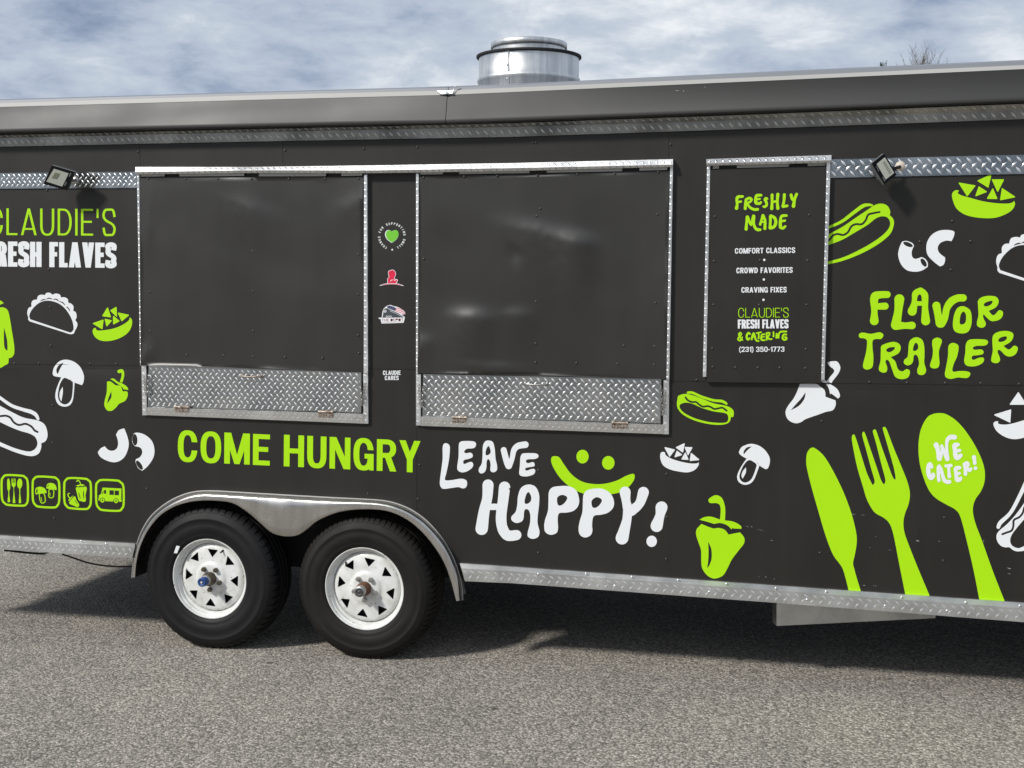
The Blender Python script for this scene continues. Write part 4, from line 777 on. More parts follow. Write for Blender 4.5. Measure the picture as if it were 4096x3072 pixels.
shelf([('B1', 1285, 1214), ('B2', 910, 1270), ('B2', 908, 1622), ('B1', 1276, 1571)],
      (('B1', 1222, 1214), ('B1', 1230, 1644), ('B1', 1262, 1214), ('B1', 1268, 1644)), (('B2', 926, 1284), ('B2', 930, 1716), ('B2', 966, 1284), ('B2', 970, 1716)),
      (('B1', 1269, 1577), ('B2', 928, 1634), ('B1', 1269, 1642), ('B2', 929, 1716)),
      [('B1', 1508, 1572, 122, 48), ('B2', 540, 1612, 125, 52)], [[('B1', 1283, 1296), ('B1', 1278, 1380), ('B1', 1272, 1475), ('B1', 1258, 1440), ('B1', 1246, 1310)], [('B2', 895, 1350), ('B2', 908, 1450), ('B2', 920, 1555), ('B2', 930, 1480), ('B2', 940, 1375)]],
      (('B1', 2095, 1303), ('B2', 50, 1306)), 'rusty_steel', 'left tread plate serving shelf folded up')
shelf([('B2', 1444, 1288), ('B3', 1290, 1332), ('B3', 1282, 1714), ('B2', 1438, 1652)],
      (('B2', 1383, 1290), ('B2', 1383, 1732), ('B2', 1424, 1290), ('B2', 1422, 1732)), (('B3', 1310, 1340), ('B3', 1306, 1808), ('B3', 1357, 1340), ('B3', 1354, 1808)),
      (('B2', 1424, 1656), ('B3', 1306, 1726), ('B2', 1424, 1735), ('B3', 1305, 1806)),
      [('B2', 1698, 1660, 122, 48), ('B3', 862, 1708, 140, 50)], [[('B2', 1450, 1370), ('B2', 1440, 1450), ('B2', 1428, 1575), ('B2', 1415, 1500), ('B2', 1408, 1385)], [('B3', 1285, 1390), ('B3', 1292, 1480), ('B3', 1305, 1645), ('B3', 1318, 1570), ('B3', 1325, 1445)]],
      (('B3', 118, 1370), ('B3', 304, 1376)), 'steel', 'right tread plate serving shelf folded up')

# skirt
strip('skirt_strip', [extend([at(*p, -.012) for p in SK_TOP_L], XL), extend([at(*p, -.034) for p in SK_MID_L], XL), extend([at(*p, -.036) for p in SK_BOT_L], XL)], 'skirt', T, 40, bands=(1,), back=.02, size=1.2, lugh=.002)
strip('skirt_strip', [extend([at(*p, -.012) for p in SK_TOP_R], None, XR), extend([at(*p, -.034) for p in SK_MID_R], None, XR), extend([at(*p, -.036) for p in SK_BOT_R], None, XR)], 'skirt', T, 80, bands=(1,), back=.02, size=1.25, lugh=.002)
# tread plate step box under the body, hanging a little askew
fr = [at('S', 215, 300, .05), at('S', 215, 512, .05), at('S', 1497, 449, .33), at('S', 1497, 350, .33)]
al = (fr[3]-fr[0]); al.z = 0; al.normalize(); bk = [p+Vector((-al.y, al.x, 0))*.06 for p in fr]
sb = MB(); sb.hexa(fr, bk); sbo = sb.build('step_box', 'skirt', T)
lm = MB(); lugs(lm, resample([fr[0], fr[3]], 20), resample([fr[1], fr[2]], 20), size=1.2, height=.002); lm.build('tread_lugs', 'skirt', sbo, True, kind='stuff')
tk = MB(); tk.box((-1.2, .9, .25), (.1, 1.7, .47)); tk.box((.5, .9, .25), (1.9, 1.7, .47)); tk.build('underbody_blocker', 'underside', T)  # unseen boxes added under the floor to block skylight from the far side
tk = MB(); tk.box((XL, WIDTH+.002, .38), (XR, WIDTH+.04, .50)); tk.build('skirt_strip', 'skirt', T)  # unseen far-side skirt, added to keep light out from under the body
# brake cable sagging behind the left skirt
cb = MB(); cb.tube([at('C1', *p, .15) for p in cat([((540, 1225), False), ((640, 1258), False), ((750, 1295), False), ((860, 1318), False), ((1000, 1331), False), ((1180, 1328), False)], False, 5)], .0045, 6); cb.build('brake_cable', 'cable', T)
cb = MB(); cb.tube([at('C1', *p, .3) for p in ((40, 1190), (200, 1208), (320, 1219), (380, 1220), (420, 1205))], .006, 6); cb.build('brake_cable', 'cable', T)

# fender
def fp(q, d, Y):
    ax, ay, bx, by = q; L = math.hypot(bx-ax, by-ay) or 1; k = min(1, L/62); t = d*k/L if d >= 0 else 1+(-d)/L*k
    return at('D', ax+(bx-ax)*t, ay+(by-ay)*t, Y)
n = len(FP); lev = [(13, -.003), (16, -.024), (22, -.044), (30, -.056), (40, -.061)]
vs_, fs = [], []
for q in FP:
    L = math.hypot(q[2]-q[0], q[3]-q[1]); 
    for d, Y in lev: vs_.append(fp(q, d, Y))
    e = fp(q, 40, -.061); l_ = at('D', q[2], q[3], -.061)
    for t in (.25, .5, .75, .97): vs_.append(e.lerp(l_, t)+Vector((0, .0015*noise.noise(Vector((e.x*5, t*3, 2))), 0)))
    vs_.append(l_+Vector((0, .006, 0))); vs_.append(Vector((l_.x, .10, l_.z)))
m = len(lev)+6
for i in range(n-1):
    for k in range(m-1): fs.append((i*m+k, i*m+k+1, (i+1)*m+k+1, (i+1)*m+k))
fen = mesh('fender', vs_, fs, 'stainless', T, True)
vs_, fs = [], []
for q in FP: vs_ += [fp(q, 0, .0), fp(q, 1, -.006), fp(q, 6, -.009), fp(q, 11, -.006), fp(q, 12, .0)]
for i in range(n-1):
    for k in range(4): fs.append((i*5+k, i*5+k+1, (i+1)*5+k+1, (i+1)*5+k))
mesh('fender_piping', vs_, fs, 'edge', fen, True)
wl = MB(); wl.box((xa, .318, .35), (xb, .3195, wz-.002)); wl.box((xa, .008, wz-.012), (xb, .317, wz-.003)); wl.build('wheel_well', 'underside', T)

# wheels
def wheel(c, R, tyre_mat, nblk, rot, cap, first):
    w = part(T, 'wheel'); w['label'] = first
    mb = MB(); k = R/.361
    prof = [(.190, .19), (.196, .02), (.197, -.006), (.203, -.018), (.216, -.026), (.224, -.0285), (.232, -.028), (.236, -.0305), (.268, -.0350), (.272, -.0335), (.300*k, -.0345), (.304*k, -.0365), (.308*k, -.0345), (.326*k, -.0295), (.338*k, -.022), (.350*k, -.008), (.3545*k, .012), (.3545*k, .17), (.350*k, .19), (.338*k, .204), (.30*k, .214), (.22, .208), (.190, .19)]
    mb.lathe(prof, c, 'Y', 96)
    ty = mb.build('tyre', tyre_mat, w, True)
    tb = MB(); bp = [(.334*k, -.0265), (.347*k, -.0155), (.356*k, -.004), (.361*k, .014), (.361*k, .045)]
    for i in range(nblk):
        a0 = 2*PI*(i+.12)/nblk; a1 = 2*PI*(i+.86)/nblk; o = len(tb.v)
        for j in range(3):
            a = a0+(a1-a0)*j/2
            for q, (r_, h) in enumerate(bp): tb.v.append(Vector((c.x+r_*math.cos(a+.018*q*q/8), c.y+h, c.z+r_*math.sin(a+.018*q*q/8))))
        for j in range(2):
            for q in range(4): tb.f.append((o+j*5+q, o+j*5+q+1, o+(j+1)*5+q+1, o+(j+1)*5+q))
        for e in (0, 2):   # cut ends
            base = o+e*5; z = [tb.v[base+q] for q in range(5)]; i2 = len(tb.v)
            for q in range(5):
                d = (Vector((c.x, z[q].y, c.z))-z[q]).normalized(); tb.v.append(z[q]+d*.008+Vector((0, .005, 0)))
            for q in range(4): tb.f.append((base+q, i2+q, i2+q+1, base+q+1) if e else (base+q+1, i2+q+1, i2+q, base+q))
    for (y0, y1) in ((.054, .080), (.089, .113), (.122, .15)):
        tb.lathe([(.353*k, y0), (.3605*k, y0+.002), (.3605*k, y1-.002), (.353*k, y1)], c, 'Y', 96)
    tb.build('tread', tyre_mat, ty)
    rm = MB(); rm.lathe([(.190, .10), (.174, .085), (.1735, .045), (.1745, .030), (.1760, .018), (.1775, .0165), (.184, .0155), (.1862, .013), (.1875, .0), (.1895, -.0015), (.1935, -.003), (.1950, -.006), (.1958, -.0150), (.1985, -.0180), (.2020, -.0180), (.2045, -.0145), (.2045, -.006), (.198, .0)], c, 'Y', 128)
    rim = rm.build('rim', 'white_paint', w)
    # pressed disc with eight triangular windows
    polys = [([(.175*math.cos(2*PI*i/72), .175*math.sin(2*PI*i/72)) for i in range(72)], 'd')]
    for i in range(8):
        a = 2*PI*i/8+rot; tri = [(.148, -.165), (.1505, 0), (.148, .165), (.112, 0)]
        P3 = [(r_*math.cos(a+da), r_*math.sin(a+da)) for r_, da in ((.147, -.195), (.147, .195), (.104, 0))]
        cx = sum(p[0] for p in P3)/3; cy = sum(p[1] for p in P3)/3; q = []
        for x, y in P3:
            l = math.hypot(x-cx, y-cy); s = (l-.005)/l; q += disc(cx+(x-cx)*s, cy+(y-cy)*s, .003, 8)
        polys.append((hull(q), '-'))
    polys.append(([(.034*math.cos(2*PI*i/32), .034*math.sin(2*PI*i/32)) for i in range(32)], '-'))
    st = [(r_*math.cos(2*PI*(i+.5*(j % 2))/48), r_*math.sin(2*PI*(i+.5*(j % 2))/48)) for j, r_ in enumerate((.042, .060, .072, .078, .083, .088, .100, .155, .161, .168)) for i in range(48)]
    st = [p for p in st if not (.105 < math.hypot(*p) < .152)]
    ov, TT, _ = flat_union(polys, st); V, TT = used(ov, TT)
    def dz(r_):
        tab = [(0, -.006), (.060, -.006), (.073, -.004), (.082, .004), (.090, .005), (.105, .005), (.150, .008), (.162, .011), (.168, .018), (.175, .034)]
        for (a0, b0), (a1, b1) in zip(tab, tab[1:]):
            if r_ <= a1: return b0+(b1-b0)*(r_-a0)/(a1-a0)
        return .034
    vs2 = [Vector((c.x+v.x, c.y+dz(v.length), c.z+v.y)) for v in V]; fs2 = []; ed = {}
    for t in TT:
        nn = (vs2[t[1]]-vs2[t[0]]).cross(vs2[t[2]]-vs2[t[0]]); t = t if nn.y < 0 else t[::-1]; fs2.append(t)
        for a_, b_ in zip(t, t[1:]+t[:1]): ed[(a_, b_)] = 1
    nf = len(fs2)
    for (a_, b_) in list(ed):
        if (b_, a_) in ed: continue
        i2 = len(vs2); va, vb = vs2[a_], vs2[b_]; vs2 += [va.copy(), vb.copy(), vb+Vector((0, .003, 0)), va+Vector((0, .003, 0))]; fs2.append((i2, i2+1, i2+2, i2+3))
    dsk = mesh('wheel_disc', vs2, fs2, 'white_paint', w); 
    if len(dsk.data.polygons) == len(fs2): dsk.data.polygons.foreach_set('use_smooth', [True]*nf+[False]*(len(fs2)-nf))
    dr = MB(); dr.lathe([(.0, .05), (.165, .05), (.17, .16), (0, .16)], c, 'Y', 32); dr.build('brake_drum', 'underside', w)
    hb = MB()
    if cap == 'blue':
        hb.lathe([(.034, .006), (.034, -.030), (.029, -.034), (.028, -.048), (0, -.048)], c, 'Y', 24); hb.build('hub', 'greasy', w, True)
        hb = MB(); hb.lathe([(.026, -.046), (.026, -.062), (.0, -.062)], c, 'Y', 24); hb.build('hub_ring', 'steel', w, True)
        hb = MB(); hb.lathe([(.0225, -.060), (.0225, -.094), (.0205, -.097), (.015, -.097), (.013, -.094), (0, -.094)], c, 'Y', 24); hb.build('hub_cap', 'blue_cap', w, True, label='blue dust cap')
        gm = MB(); gm.lathe([(.006, -.0945), (.005, -.098), (0, -.099)], c, 'Y', 10); gm.build('grease_spot', 'putty', w)
    else:
        hb.lathe([(.034, .006), (.034, -.035), (.030, -.042), (.028, -.056), (0, -.056)], c, 'Y', 24); hb.build('hub', 'rust', w, True, label='rusty hub')
        hb = MB(); hb.lathe([(.027, -.054), (.027, -.076), (.024, -.080), (.0, -.080)], c, 'Y', 24); hb.build('hub_ring', 'steel', w, True)
        hb = MB(); hb.lathe([(.020, -.079), (.020, -.084), (.013, -.085), (.012, -.082), (.007, -.082), (.006, -.085), (0, -.085)], c, 'Y', 24); hb.build('hub_cap', 'dark_cap', w, True, label='dark dust cap')
    for i in range(5):
        a = PI/2+2*PI*i/5+.62; p = Vector((c.x+.0555*math.cos(a), c.y, c.z+.0555*math.sin(a))); nm = MB()
        nm.lathe([(.0125, .0), (.0125, -.019), (.010, -.024), (0, -.025)], p, 'Y', 6); nm.build('lug_nut', 'greasy' if cap == 'blue' else 'steel', w)
    return w
c1 = at('D', 546, 588, -.012); c2 = at('D', 1563, 651, -.012)
c1.z = gz(c1.x)+.358; c2.z = gz(c2.x)+.348
wA = wheel(c1, .361, 'rubber', 58, -.06, 'blue', 'wheel with a blue hub cap, blocky tread'); wB = wheel(c2, .351, 'rubber_dusty', 76, -.14, 'rust', 'wheel with a rusty hub, dusty tyre')
st_ = MB(); q_ = [at('D', 318, 384, -.051), at('D', 340, 388, -.051), at('D', 322, 434, -.051), at('D', 302, 431, -.051)]; st_.hexa(q_, [p+Vector((0, .004, 0)) for p in q_]); st_.build('tyre_sticker', 'white_vinyl', wA)
for c_, w_, a_ in ((c1, wA, 1.15), (c2, wB, 2.3)):
    vm = MB(); p_ = Vector((c_.x+.158*math.cos(a_), c_.y+.03, c_.z+.158*math.sin(a_))); vm.tube([p_, p_+Vector((-.003*math.cos(a_), -.022, -.003*math.sin(a_))), p_+Vector((-.012*math.cos(a_), -.040, -.012*math.sin(a_)))], [.006, .005, .0035], 8); vm.build('valve_stem', 'black', w_)
for src in (wA, wB):      # the wheels on the far side are the same wheels turned round
    cx = c1 if src is wA else c2
    wn_ = part(T, 'wheel'); wn_.matrix_world = Matrix.Translation((cx.x, WIDTH-.012, cx.z)) @ Matrix.Rotation(PI, 4, 'Z') @ Matrix.Translation((-cx.x, -cx.y, -cx.z))
    for ch in list(src.children):
        if ch.name.startswith('tyre_sticker'): continue
        cp = ch.copy(); COL.objects.link(cp); cp.parent = wn_
        for g2 in ch.children:
            cp2 = g2.copy(); COL.objects.link(cp2); cp2.parent = cp
for c_ in (c1, c2):
    ax = MB(); ax.tube([(c_.x, .1, c_.z), (c_.x, WIDTH-.1, c_.z)], .04, 12); ax.box((c_.x-.35, .38, c_.z+.03), (c_.x+.35, .44, c_.z+.06)); ax.build('axle', 'underside', T)

# exhaust duct on the roof
Yd = 1.15
l_, r_ = at('U', 272, 700, Yd), at('U', 1935, 700, Yd); rad = (r_.x-l_.x)/2*.985; cxd = (l_.x+r_.x)/2+.0
def zu(y, rr_): return at('U', 1100, y, Yd-rr_).z
dm = MB(); z0 = zline(zTOP, cxd)+.03; zt = zu(388, rad); zb = zu(815, rad)
dm.lathe([(rad, z0), (rad, zb-.016), (rad+.006, zb-.012), (rad+.009, zb), (rad+.006, zb+.012), (rad, zb+.016), (rad, zt)], (cxd, Yd, 0), 'Z', 80)
duct = dm.build('exhaust_duct', 'galvanised', T, True)
dm = MB(); rf = rad*1.05; dm.lathe([(rad*.995, zt-.012), (rf, zt-.005), (rf, zt+.004), (rad*.8, zt+.010)], (cxd, Yd, 0), 'Z', 80); dm.build('duct_flange', 'black', duct)
rc_ = rad*.762; zc0, zc1 = zu(345, rc_), zu(285, rc_); zc2 = zu(195, rc_)
dm = MB(); dm.lathe([(rc_*.96, zt), (rc_*.96, zc1+.0)], (cxd, Yd, 0), 'Z', 72); dm.build('duct_neck', 'galvanised', duct, True)
dm = MB(); dm.lathe([(rc_*.97, zc1-.002), (rc_, zc1), (rc_, zc2), (rc_*.98, zc2+.003), (rc_*.6, zc2+.02), (0, zc2+.024)], (cxd, Yd, 0), 'Z', 72); dm.build('duct_cap', 'galvanised', duct, True)
a0 = -PI/2-.15
sm = MB(); p0 = Vector((cxd+(rad+.002)*math.cos(a0), Yd+(rad+.002)*math.sin(a0), 0)); sm.tube([p0+Vector((0, 0, z0)), p0+Vector((0, 0, zt))], .004, 6); sm.build('duct_seam', 'galvanised', duct)
for y in (420, 655, 890):
    sm = MB(); ar = a0-.035; sm.lathe([(0, .006), (.006, .003), (.007, 0)], (0, 0, 0), 'Z', 8)
    mt = Matrix.Translation((cxd+rad*math.cos(ar), Yd+rad*math.sin(ar), zu(y, rad))) @ Vector((math.cos(ar), math.sin(ar), 0)).to_track_quat('Z', 'Y').to_matrix().to_4x4()
    sm.v = [mt @ v for v in sm.v]; sm.build('rivet', 'galvanised', duct)

# floodlights
def floodlight(reg, face, ys_, lens, ly, back, ymid, led, slots, bracket, arm, label):
    F = part(T, 'floodlight'); F['label'] = label
    fr = [at(reg, *p, y) for p, y in zip(face, ys_)]; cen = sum(fr, Vector())/4
    nrm = (fr[1]-fr[0]).cross(fr[3]-fr[0]).normalized()
    if nrm.y > 0: nrm = -nrm
    hb_ = MB(); mid = [p-nrm*.018 for p in fr]; bkq = [cen+(p-cen)*.72-nrm*.045 for p in fr]
    hb_.hexa([p-nrm*.0015 for p in fr], mid); hb_.hexa([p+(cen-p)*.06-nrm*.0185 for p in fr], bkq)
    u = (fr[1]-fr[0]); v = (fr[3]-fr[0])
    for k in range(6):    # cooling fins
        t = (k+1)/7; a = bkq[0].lerp(bkq[1], t); d_ = bkq[3].lerp(bkq[2], t); e = u.normalized()*.0025
        hb_.hexa([a-e, a+e, d_+e, d_-e], [a-e-nrm*.014, a+e-nrm*.014, d_+e-nrm*.014, d_-e-nrm*.014])
    hb_.build('housing', 'lamp_grey', F)
    gl = MB(); gl.hexa([p+(cen-p)*.012+nrm*.0025 for p in fr], [p+(cen-p)*.012-nrm*.0012 for p in fr]); gl.build('glass_front', 'lamp_black', F)
    def onface(p):       # photo position onto the glass
        a, b_ = at(reg, *p, 0), camo.matrix_world.translation; d = (a-b_).normalized(); t = (cen+nrm*.003-b_).dot(nrm)/d.dot(nrm); return b_+d*t
    lq = [onface(p) for p in lens]; lc = sum(lq, Vector())/4
    lm_ = MB(); lm_.hexa([p+nrm*.0008 for p in lq], [p for p in lq]); lo_ = lm_.build('reflector', 'lamp_white', F)
    if led:
        dm_ = MB(); dq = [onface(p) for p in led]; dm_.hexa([p+nrm*.0016 for p in dq], [p+nrm*.001 for p in dq]); dm_.build('led_plate', 'led', lo_)
    for s_ in slots:
        dm_ = MB(); dq = [onface(p) for p in s_]; dm_.hexa([p+nrm*.0008 for p in dq], dq); dm_.build('slot', 'lamp_grey', F)
    bm_ = MB(); P_ = [at(reg, *p[:2], p[2]) for p in bracket]; bm_.tube(P_, .007, 8); bm_.build('bracket', 'lamp_grey' if arm != 'putty' else 'black', F)
    e = P_[-1]; fm = MB(); fm.lathe([(.0, -.012), (.012, -.010), (.020, -.004), (.024, .004)], (e.x, e.y, e.z), 'Y', 14); fm.build('wall_mount', 'putty' if arm == 'putty' else 'steel', F, True)
    return F
floodlight('F', [(745, 285), (1385, 470), (1170, 980), (510, 800)], (-.150, -.120, -.105, -.135), [(800, 378), (1208, 508), (1030, 872), (592, 735)], 0, None, 0, [(830, 485), (975, 515), (890, 665), (740, 640)],
           [[(1250, 490), (1285, 500), (1240, 600), (1205, 590)], [(1130, 740), (1160, 748), (1115, 850), (1080, 840)]], [(1050, 650, -.075), (1300, 700, -.06), (1390, 700, -.03), (1390, 690, -.004)], 'steel', 'left floodlight with a pale square reflector')
floodlight('G', [(880, 310), (1345, 1100), (890, 1455), (425, 680)], (-.13, -.105, -.125, -.150), [(915, 450), (1258, 1030), (945, 1275), (615, 700)], 0, None, 0, None,
           [[(590, 780), (625, 775), (705, 965), (680, 970)], [(820, 1180), (850, 1170), (930, 1320), (900, 1345)]], [(1020, 840, -.06), (1250, 850, -.05), (1420, 830, -.03), (1490, 780, -.004)], 'putty', 'right floodlight tilted towards the left')
fl2 = [o for o in T.children if o.name.startswith('floodlight')][-1]
ref = [o for o in fl2.children if o.name.startswith('reflector')][0]
nv = [v.co.copy() for v in ref.data.vertices][:4]
for k in range(7):
    t = .18+.11*k; a = nv[0].lerp(nv[1], t).lerp(nv[3].lerp(nv[2], t), .18); b_ = nv[0].lerp(nv[1], t).lerp(nv[3].lerp(nv[2], t), .46); w_ = (nv[1]-nv[0])*.022
    dm_ = MB(); nn = (nv[1]-nv[0]).cross(nv[3]-nv[0]).normalized(); nn = nn if nn.y < 0 else -nn
    dm_.hexa([a-w_+nn*.001, b_-w_+nn*.001, b_+w_+nn*.001, a+w_+nn*.001], [a-w_, b_-w_, b_+w_, a+w_]); dm_.build('led_bar', 'led', ref)

# ------------------------------------------------------------------ vinyl graphics
for reg, name, label, ops in DECALS:
    decal(T, name, reg, TACO if ops == ['TACO'] else ops, -.0017 if 'HAPPY' in label and name == 'lettering' else -.0009, label)
def tx(p):
    x, y = p; x0, y0 = PX('B1', 240, 800); x1, y1 = PX('B4', 1978, 370); return (x1+(x-x0)*1.35, y1+(y-y0)*1.35)
decal(T, 'taco_decal', 'B1', TACO, -.0009, 'white taco outline cut by the right edge of the picture', tx)
decal(T, 'lettering', 'W', SPOON_WORDS, -.0017, 'white WE CATER! in the bowl of the spoon')
for label, ops in MENU: decal(menu, 'bullet' if 'bullet' in label else 'lettering', 'M', ops, -.0228, None if 'bullet' in label else label, None, False)
for name, label, ops in LOGOS: decal(T, name, 'L', ops, -.0009, label)
# words running round the heart
txt = 'THANKS FOR SUPPORTING SMALL'; polys = []
for i, ch in enumerate(txt):
    if ch == ' ': continue
    a = math.radians(90+27+i*(360-54)/(len(txt)-1)); cx, cy = 208, 202; ux, uy = -math.sin(a), math.cos(a); vx, vy = math.cos(a), math.sin(a)
    w = .22 if ch == 'I' else WID[ch]*.62; x0, y0 = cx+vx*110-ux*w*11, cy+vy*110-uy*w*11
    for p, c_ in glyph(ch, w, .2): polys.append(([PX('L', x0+ux*q[0]*22+vx*q[1]*22, y0+uy*q[0]*22+vy*q[1]*22) for q in p], 'w' if c_ else '-'))
ov, TT, CC = flat_union(polys); V, TT = used(ov, TT); vs_ = [pt((v.x, v.y), -.0009) for v in V]; fs = []
for v in vs_: v.y += wallwave(v.x, v.z)
for t in TT:
    nn = (vs_[t[1]]-vs_[t[0]]).cross(vs_[t[2]]-vs_[t[0]]); fs.append(t if nn.y < 0 else t[::-1])
mesh('lettering', vs_, fs, 'white_vinyl', T, label='white words in a ring round the green heart')

# ------------------------------------------------------------------ screws and scuffs
SCR = {0: 'A1:1192,878 405,1212|A2:250,865 930,852 1395,838|A3:182,800 206,800 1370,815|A4:528,685 1622,652 1592,1478|B1:420,383 432,710 438,1042 125,1196 335,1196 778,1199 1005,1199 453,1556|B3:1595,1338|B4:1313,143 1750,140 1580,387 878,1357 1200,1362 1532,1364 1837,1367 2170,1374|C1:455,262 468,915 1268,658|C2:967,700 1398,747 1412,453 2195,660|C3:227,498 1335,532 1335,905 226,1212 1332,1266|C4:464,74 447,1213 1523,908 1514,1280|I:912,519',
       1: 'A1:1285,1407 2178,1390|A2:882,1402|B1:1293,578 1298,914 1303,1060 1612,1122 1930,1126 2187,1137 2182,226 2185,573 2187,915|B2:882,253 882,600 880,953 888,1107 250,1142 575,1150',
       2: 'A3:213,1435 243,1370|B2:1448,292 1443,1013 1441,1164 1720,1170 2067,1178|B3:212,290 207,661 203,1023 203,1186 556,1192 912,1199 1228,1208 1239,673 965,1043 1232,1048|A3:1257,1420',
       3: 'M:127,354 929,340 120,733 915,727 511,725 115,1104 907,1104 503,1105 105,1475 900,1482 107,1633 300,1637 491,1638 678,1641 896,1644'}
sm = MB(); sm.lathe([(0, -.0032), (.0035, -.0026), (.0055, -.0008), (.0058, .002)], (0, 0, 0), 'Y', 10)
sme = bpy.data.meshes.new('screw'); sme.from_pydata([tuple(v) for v in sm.v], [], sm.f); sme.materials.append(MATS['screw']); sme.polygons.foreach_set('use_smooth', [True]*len(sme.polygons))
disps = {0: 0, 1: 0, 2: 0, 3: 0}
for k, par, Y in ((0, T, -.0015), (1, shL, -.0195), (2, shR, -.0195), (3, menu, -.0232)):
    for grp in SCR[k].split('|'):
        rg, ptsx = grp.split(':')
        for q in ptsx.split():
            x, y = map(float, q.split(',')); o = link('screw', sme, par); o.location = at(rg, x, y, Y)
# a row of rust-dark screws along the top edge of each shutter
for rg, xs_, y in (('A1', (1280, 1603, 1885, 2173), 1113), ('A2', (283, 596, 885), 1112)):
    for x in xs_: o = link('screw', sme, shL); o.location = at(rg, x, y, -.0195)
for rg, x, y in (('A2', 1447, 1102), ('A2', 1798, 1093), ('A2', 2085, 1088), ('A3', 220, 1083), ('A3', 565, 1073), ('A3', 888, 1068), ('A3', 1265, 1055)):
    o = link('screw', sme, shR); o.location = at(rg, x, y, -.0195)
sme2 = sme.copy(); sme2.materials.clear(); sme2.materials.append(MATS['trim'])
for grp in 'C3:225,1395 640,1390 1035,1420 1435,1447 1852,1480 885,1497 1703,1550 |C4:68,1517 502,1546 1155,1594 1708,1640 335,1617|C1:170,1080 450,1115 700,1110 915,1133|S:2178,349 1743,322 1590,390 1090,350 458,300'.split('|'):
    rg, ptsx = grp.split(':')
    for q in ptsx.split():
        x, y = map(float, q.split(',')); o = link('screw', sme2, T); o.location = at(rg, x, y, -.0345)
sf = MB()
for rg, q in (('C4', '718,876,755,882,3 800,884,840,889,2 1275,1104,1312,1113,6 1280,1100,1290,1118,3 2060,1340,2105,1353,5 2068,1392,2100,1394,3 1862,1095,1864,1125,3 820,1490,838,1497,5 835,1488,838,1503,3 910,1492,918,1500,4 925,1497,940,1499,3 878,1165,884,1172,4 15,1104,45,1106,3 52,1430,56,1445,3 925,1068,935,1072,4 1470,1110,1490,1117,3 1035,1186,1075,1191,1.5'), ('C3', '2065,980,2075,995,3 2020,982,2050,990,2 2130,1418,2140,1420,3 2190,1412,2195,1430,4 2120,1010,2180,1022,1.5'), ('A3', '1405,350,1450,353,4 1480,345,1485,365,4 1665,312,1668,330,4')):
    for s_ in q.split():
        x0, y0, x1, y1, w_ = map(float, s_.split(',')); YY = -.0025 if rg != 'A3' else -.074
        l = math.hypot(x1-x0, y1-y0); ex, ey = -(y1-y0)/l*w_/2, (x1-x0)/l*w_/2; o = len(sf.v)
        sf.v += [at(rg, x0, y0, YY), at(rg, (x0+x1)/2+ex, (y0+y1)/2+ey, YY), at(rg, x1, y1, YY), at(rg, (x0+x1)/2-ex, (y0+y1)/2-ey, YY)]; sf.f.append((o, o+1, o+2, o+3))
sf.build('scuff_marks', 'scuff', T, kind='stuff')

# ------------------------------------------------------------------ trees behind the roof
def tree_root(name, base, label):
    root = bpy.data.objects.new(name, None); COL.objects.link(root); root.location = base; root['label'] = label; root['category'] = 'tree'; return root
def bare_tree(base, H, label, seed=4):
    rnd = random.Random(seed); root = tree_root('bare_tree', base, label); tr, cr = MB(), MB()
    tr.tube([(0, 0, -.1), (.1, 0, H*.2), (-.1, .1, H*.45), (.05, 0, H*.7), (0, 0, H-3.4)], [.30, .24, .19, .13, .09], 9, False)
    def limb(p, d, l, r_, dep):
        q = p.copy(); dd = d.copy(); P_ = [q.copy()]; n_ = 5
        for i in range(n_):
            dd = (dd+Vector((rnd.gauss(0, .09), rnd.gauss(0, .09), .16))).normalized(); q = q+dd*(l/n_); P_.append(q.copy())
        cr.tube(P_, [r_*(1-.75*i/n_) for i in range(n_+1)], 5 if dep < 2 else 4, False)
        if dep >= 3: return
        for i in range(1, n_+1):
            for _ in range(1 if dep < 2 else (1 if rnd.random() < .8 else 0)):
                a = rnd.uniform(0, 2*PI); t = rnd.uniform(.45, .9); limb(P_[i], (dd+Vector((math.cos(a)*t, math.sin(a)*t, .1))).normalized(), l*rnd.uniform(.36, .6), max(.006, r_*.5*(1-.1*i)), dep+1)
    for k in range(24):       # limbs up the stem, then the fan at the top
        z = H*rnd.uniform(.25, .72); a = k*2.4; limb(Vector((0, 0, z)), Vector((math.cos(a), math.sin(a), .75)).normalized(), H*.30*(1.15-z/H), .07, 1)
    for k in range(15):
        a = k*2.4+.5; t = .10+.14*(k % 4); limb(Vector((0, 0, H-3.6+.06*k)), Vector((math.cos(a)*t*2, math.sin(a)*t*2, 1)).normalized(), 3.0-.05*k-.35*(k % 4), .055, 0)
    zm = max(v.z for v in cr.v); z0_ = H-3.6; cr.v = [v if v.z < z0_ else Vector((v.x, v.y, z0_+(v.z-z0_)*(H-z0_)/(zm-z0_))) for v in cr.v]
    tr.build('trunk', 'bark', root, True); cr.build('crown', 'bark', root); return root
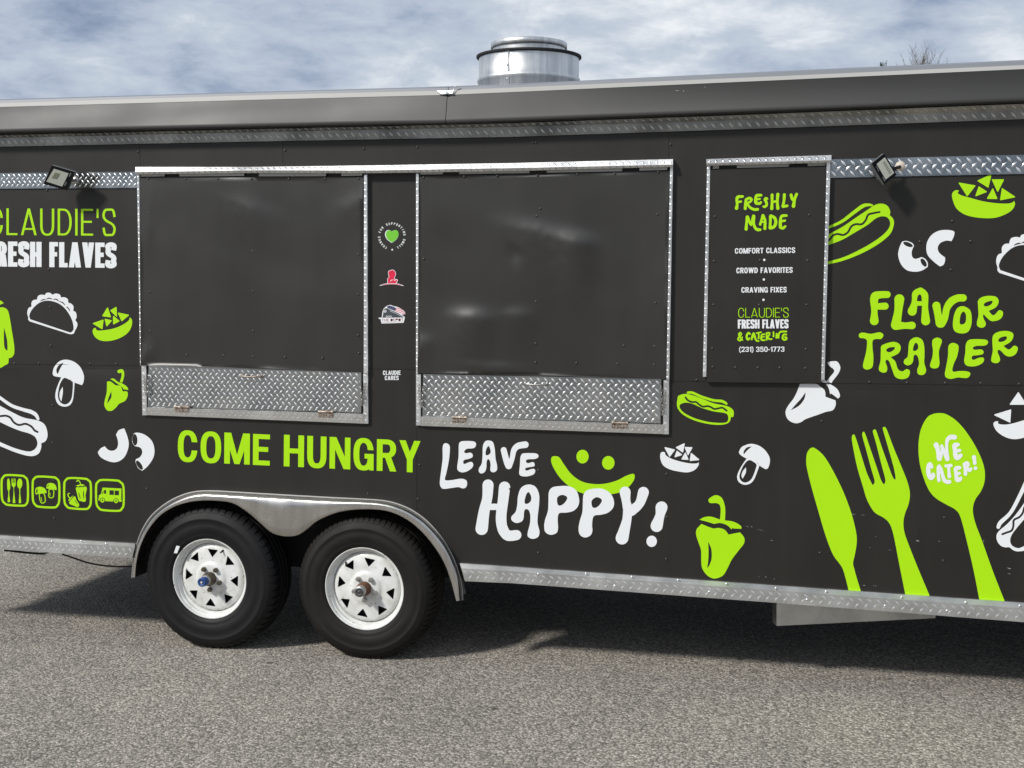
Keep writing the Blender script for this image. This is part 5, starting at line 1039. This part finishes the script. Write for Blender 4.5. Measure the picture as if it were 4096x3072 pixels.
def evergreen(base, H, label, seed=9):
    rnd = random.Random(seed); root = tree_root('evergreen_tree', base, label); tr, cr = MB(), MB()
    tr.tube([(0, 0, -.1), (0, 0, H*.5), (0, 0, H-.1)], [.2, .13, .012], 8, False)
    for k in range(5200):
        t = 1-rnd.random()**.55*.86; rr_ = (1-t)*H*.21*(.35+.65*rnd.random())+.05; a = rnd.uniform(0, 2*PI)
        c_ = Vector((rr_*math.cos(a), rr_*math.sin(a), H*t-rr_*.25)); d_ = Vector((math.cos(a), math.sin(a), rnd.uniform(-.2, .9))).normalized()*rnd.uniform(.08, .2); o_ = d_.orthogonal().normalized()*rnd.uniform(.03, .07)
        cr.add([c_-d_, c_+o_, c_+d_, c_-o_], [(0, 1, 2, 3)])
    for k in range(7):
        a = k*2.1; p = Vector((0, 0, H-.28-.05*k)); cr.tube([p, p+Vector((math.cos(a)*.18, math.sin(a)*.18, .16)), p+Vector((math.cos(a)*.26, math.sin(a)*.26, .34))], [.02, .014, .02], 4)
    tr.build('trunk', 'bark', root, True); cr.build('crown', 'needles', root); return root
YT = 70.0; p1 = pt((3690, 158), YT); bare_tree(Vector((p1.x, YT, gz(p1.x))), p1.z-gz(p1.x), 'bare leafless tree top showing above the right end of the roof')
p2 = pt((3530, 247), YT+6); evergreen(Vector((p2.x, YT+6, gz(p2.x))), p2.z-gz(p2.x), 'dark tip of a small evergreen left of the bare tree above the roof')

# ------------------------------------------------------------------ wooded edge of the lot behind the photographer (mirrored in the metal)
def woodland(seed, y0, n_, step, x0, h0, h1, label):
    rnd = random.Random(seed); tb = MB()
    for i in range(n_):
        cx = x0+i*step+rnd.uniform(-1, 1); cy = y0+rnd.uniform(-4, 4); h = rnd.uniform(h0, h1); w_ = h*rnd.uniform(.24, .36); z0 = gz(cx)
        tb.tube([(cx, cy, z0-.1), (cx+rnd.uniform(-.3, .3), cy, z0+h*.5)], [.22, .12], 6, False)
        for k in range(150):
            t = rnd.random()**.8; rr_ = w_*math.sin(PI*(.12+.85*t))*(.55+.45*rnd.random()); a = rnd.uniform(0, 2*PI)
            c_ = Vector((cx+rr_*math.cos(a), cy+rr_*math.sin(a), z0+h*(.06+.94*t))); n_v = Vector((rnd.gauss(0, 1), rnd.gauss(0, 1), rnd.gauss(0, 1))).normalized()*rnd.uniform(.3, .6); o_ = n_v.orthogonal().normalized()*rnd.uniform(.25, .45)
            tb.add([c_-n_v, c_+o_, c_+n_v, c_-o_], [(0, 1, 2, 3)])
    wo_ = tb.build('woodland', 'needles', None, kind='stuff'); wo_['label'] = label; wo_['category'] = 'trees'
woodland(5, -46, 46, 2.9, -62, 6.5, 11.5, 'dark wooded edge of the parking lot behind the photographer')
woodland(8, 92, 130, 1.45, -108, 4.0, 7.0, 'low distant trees hidden behind the trailer across the lot')
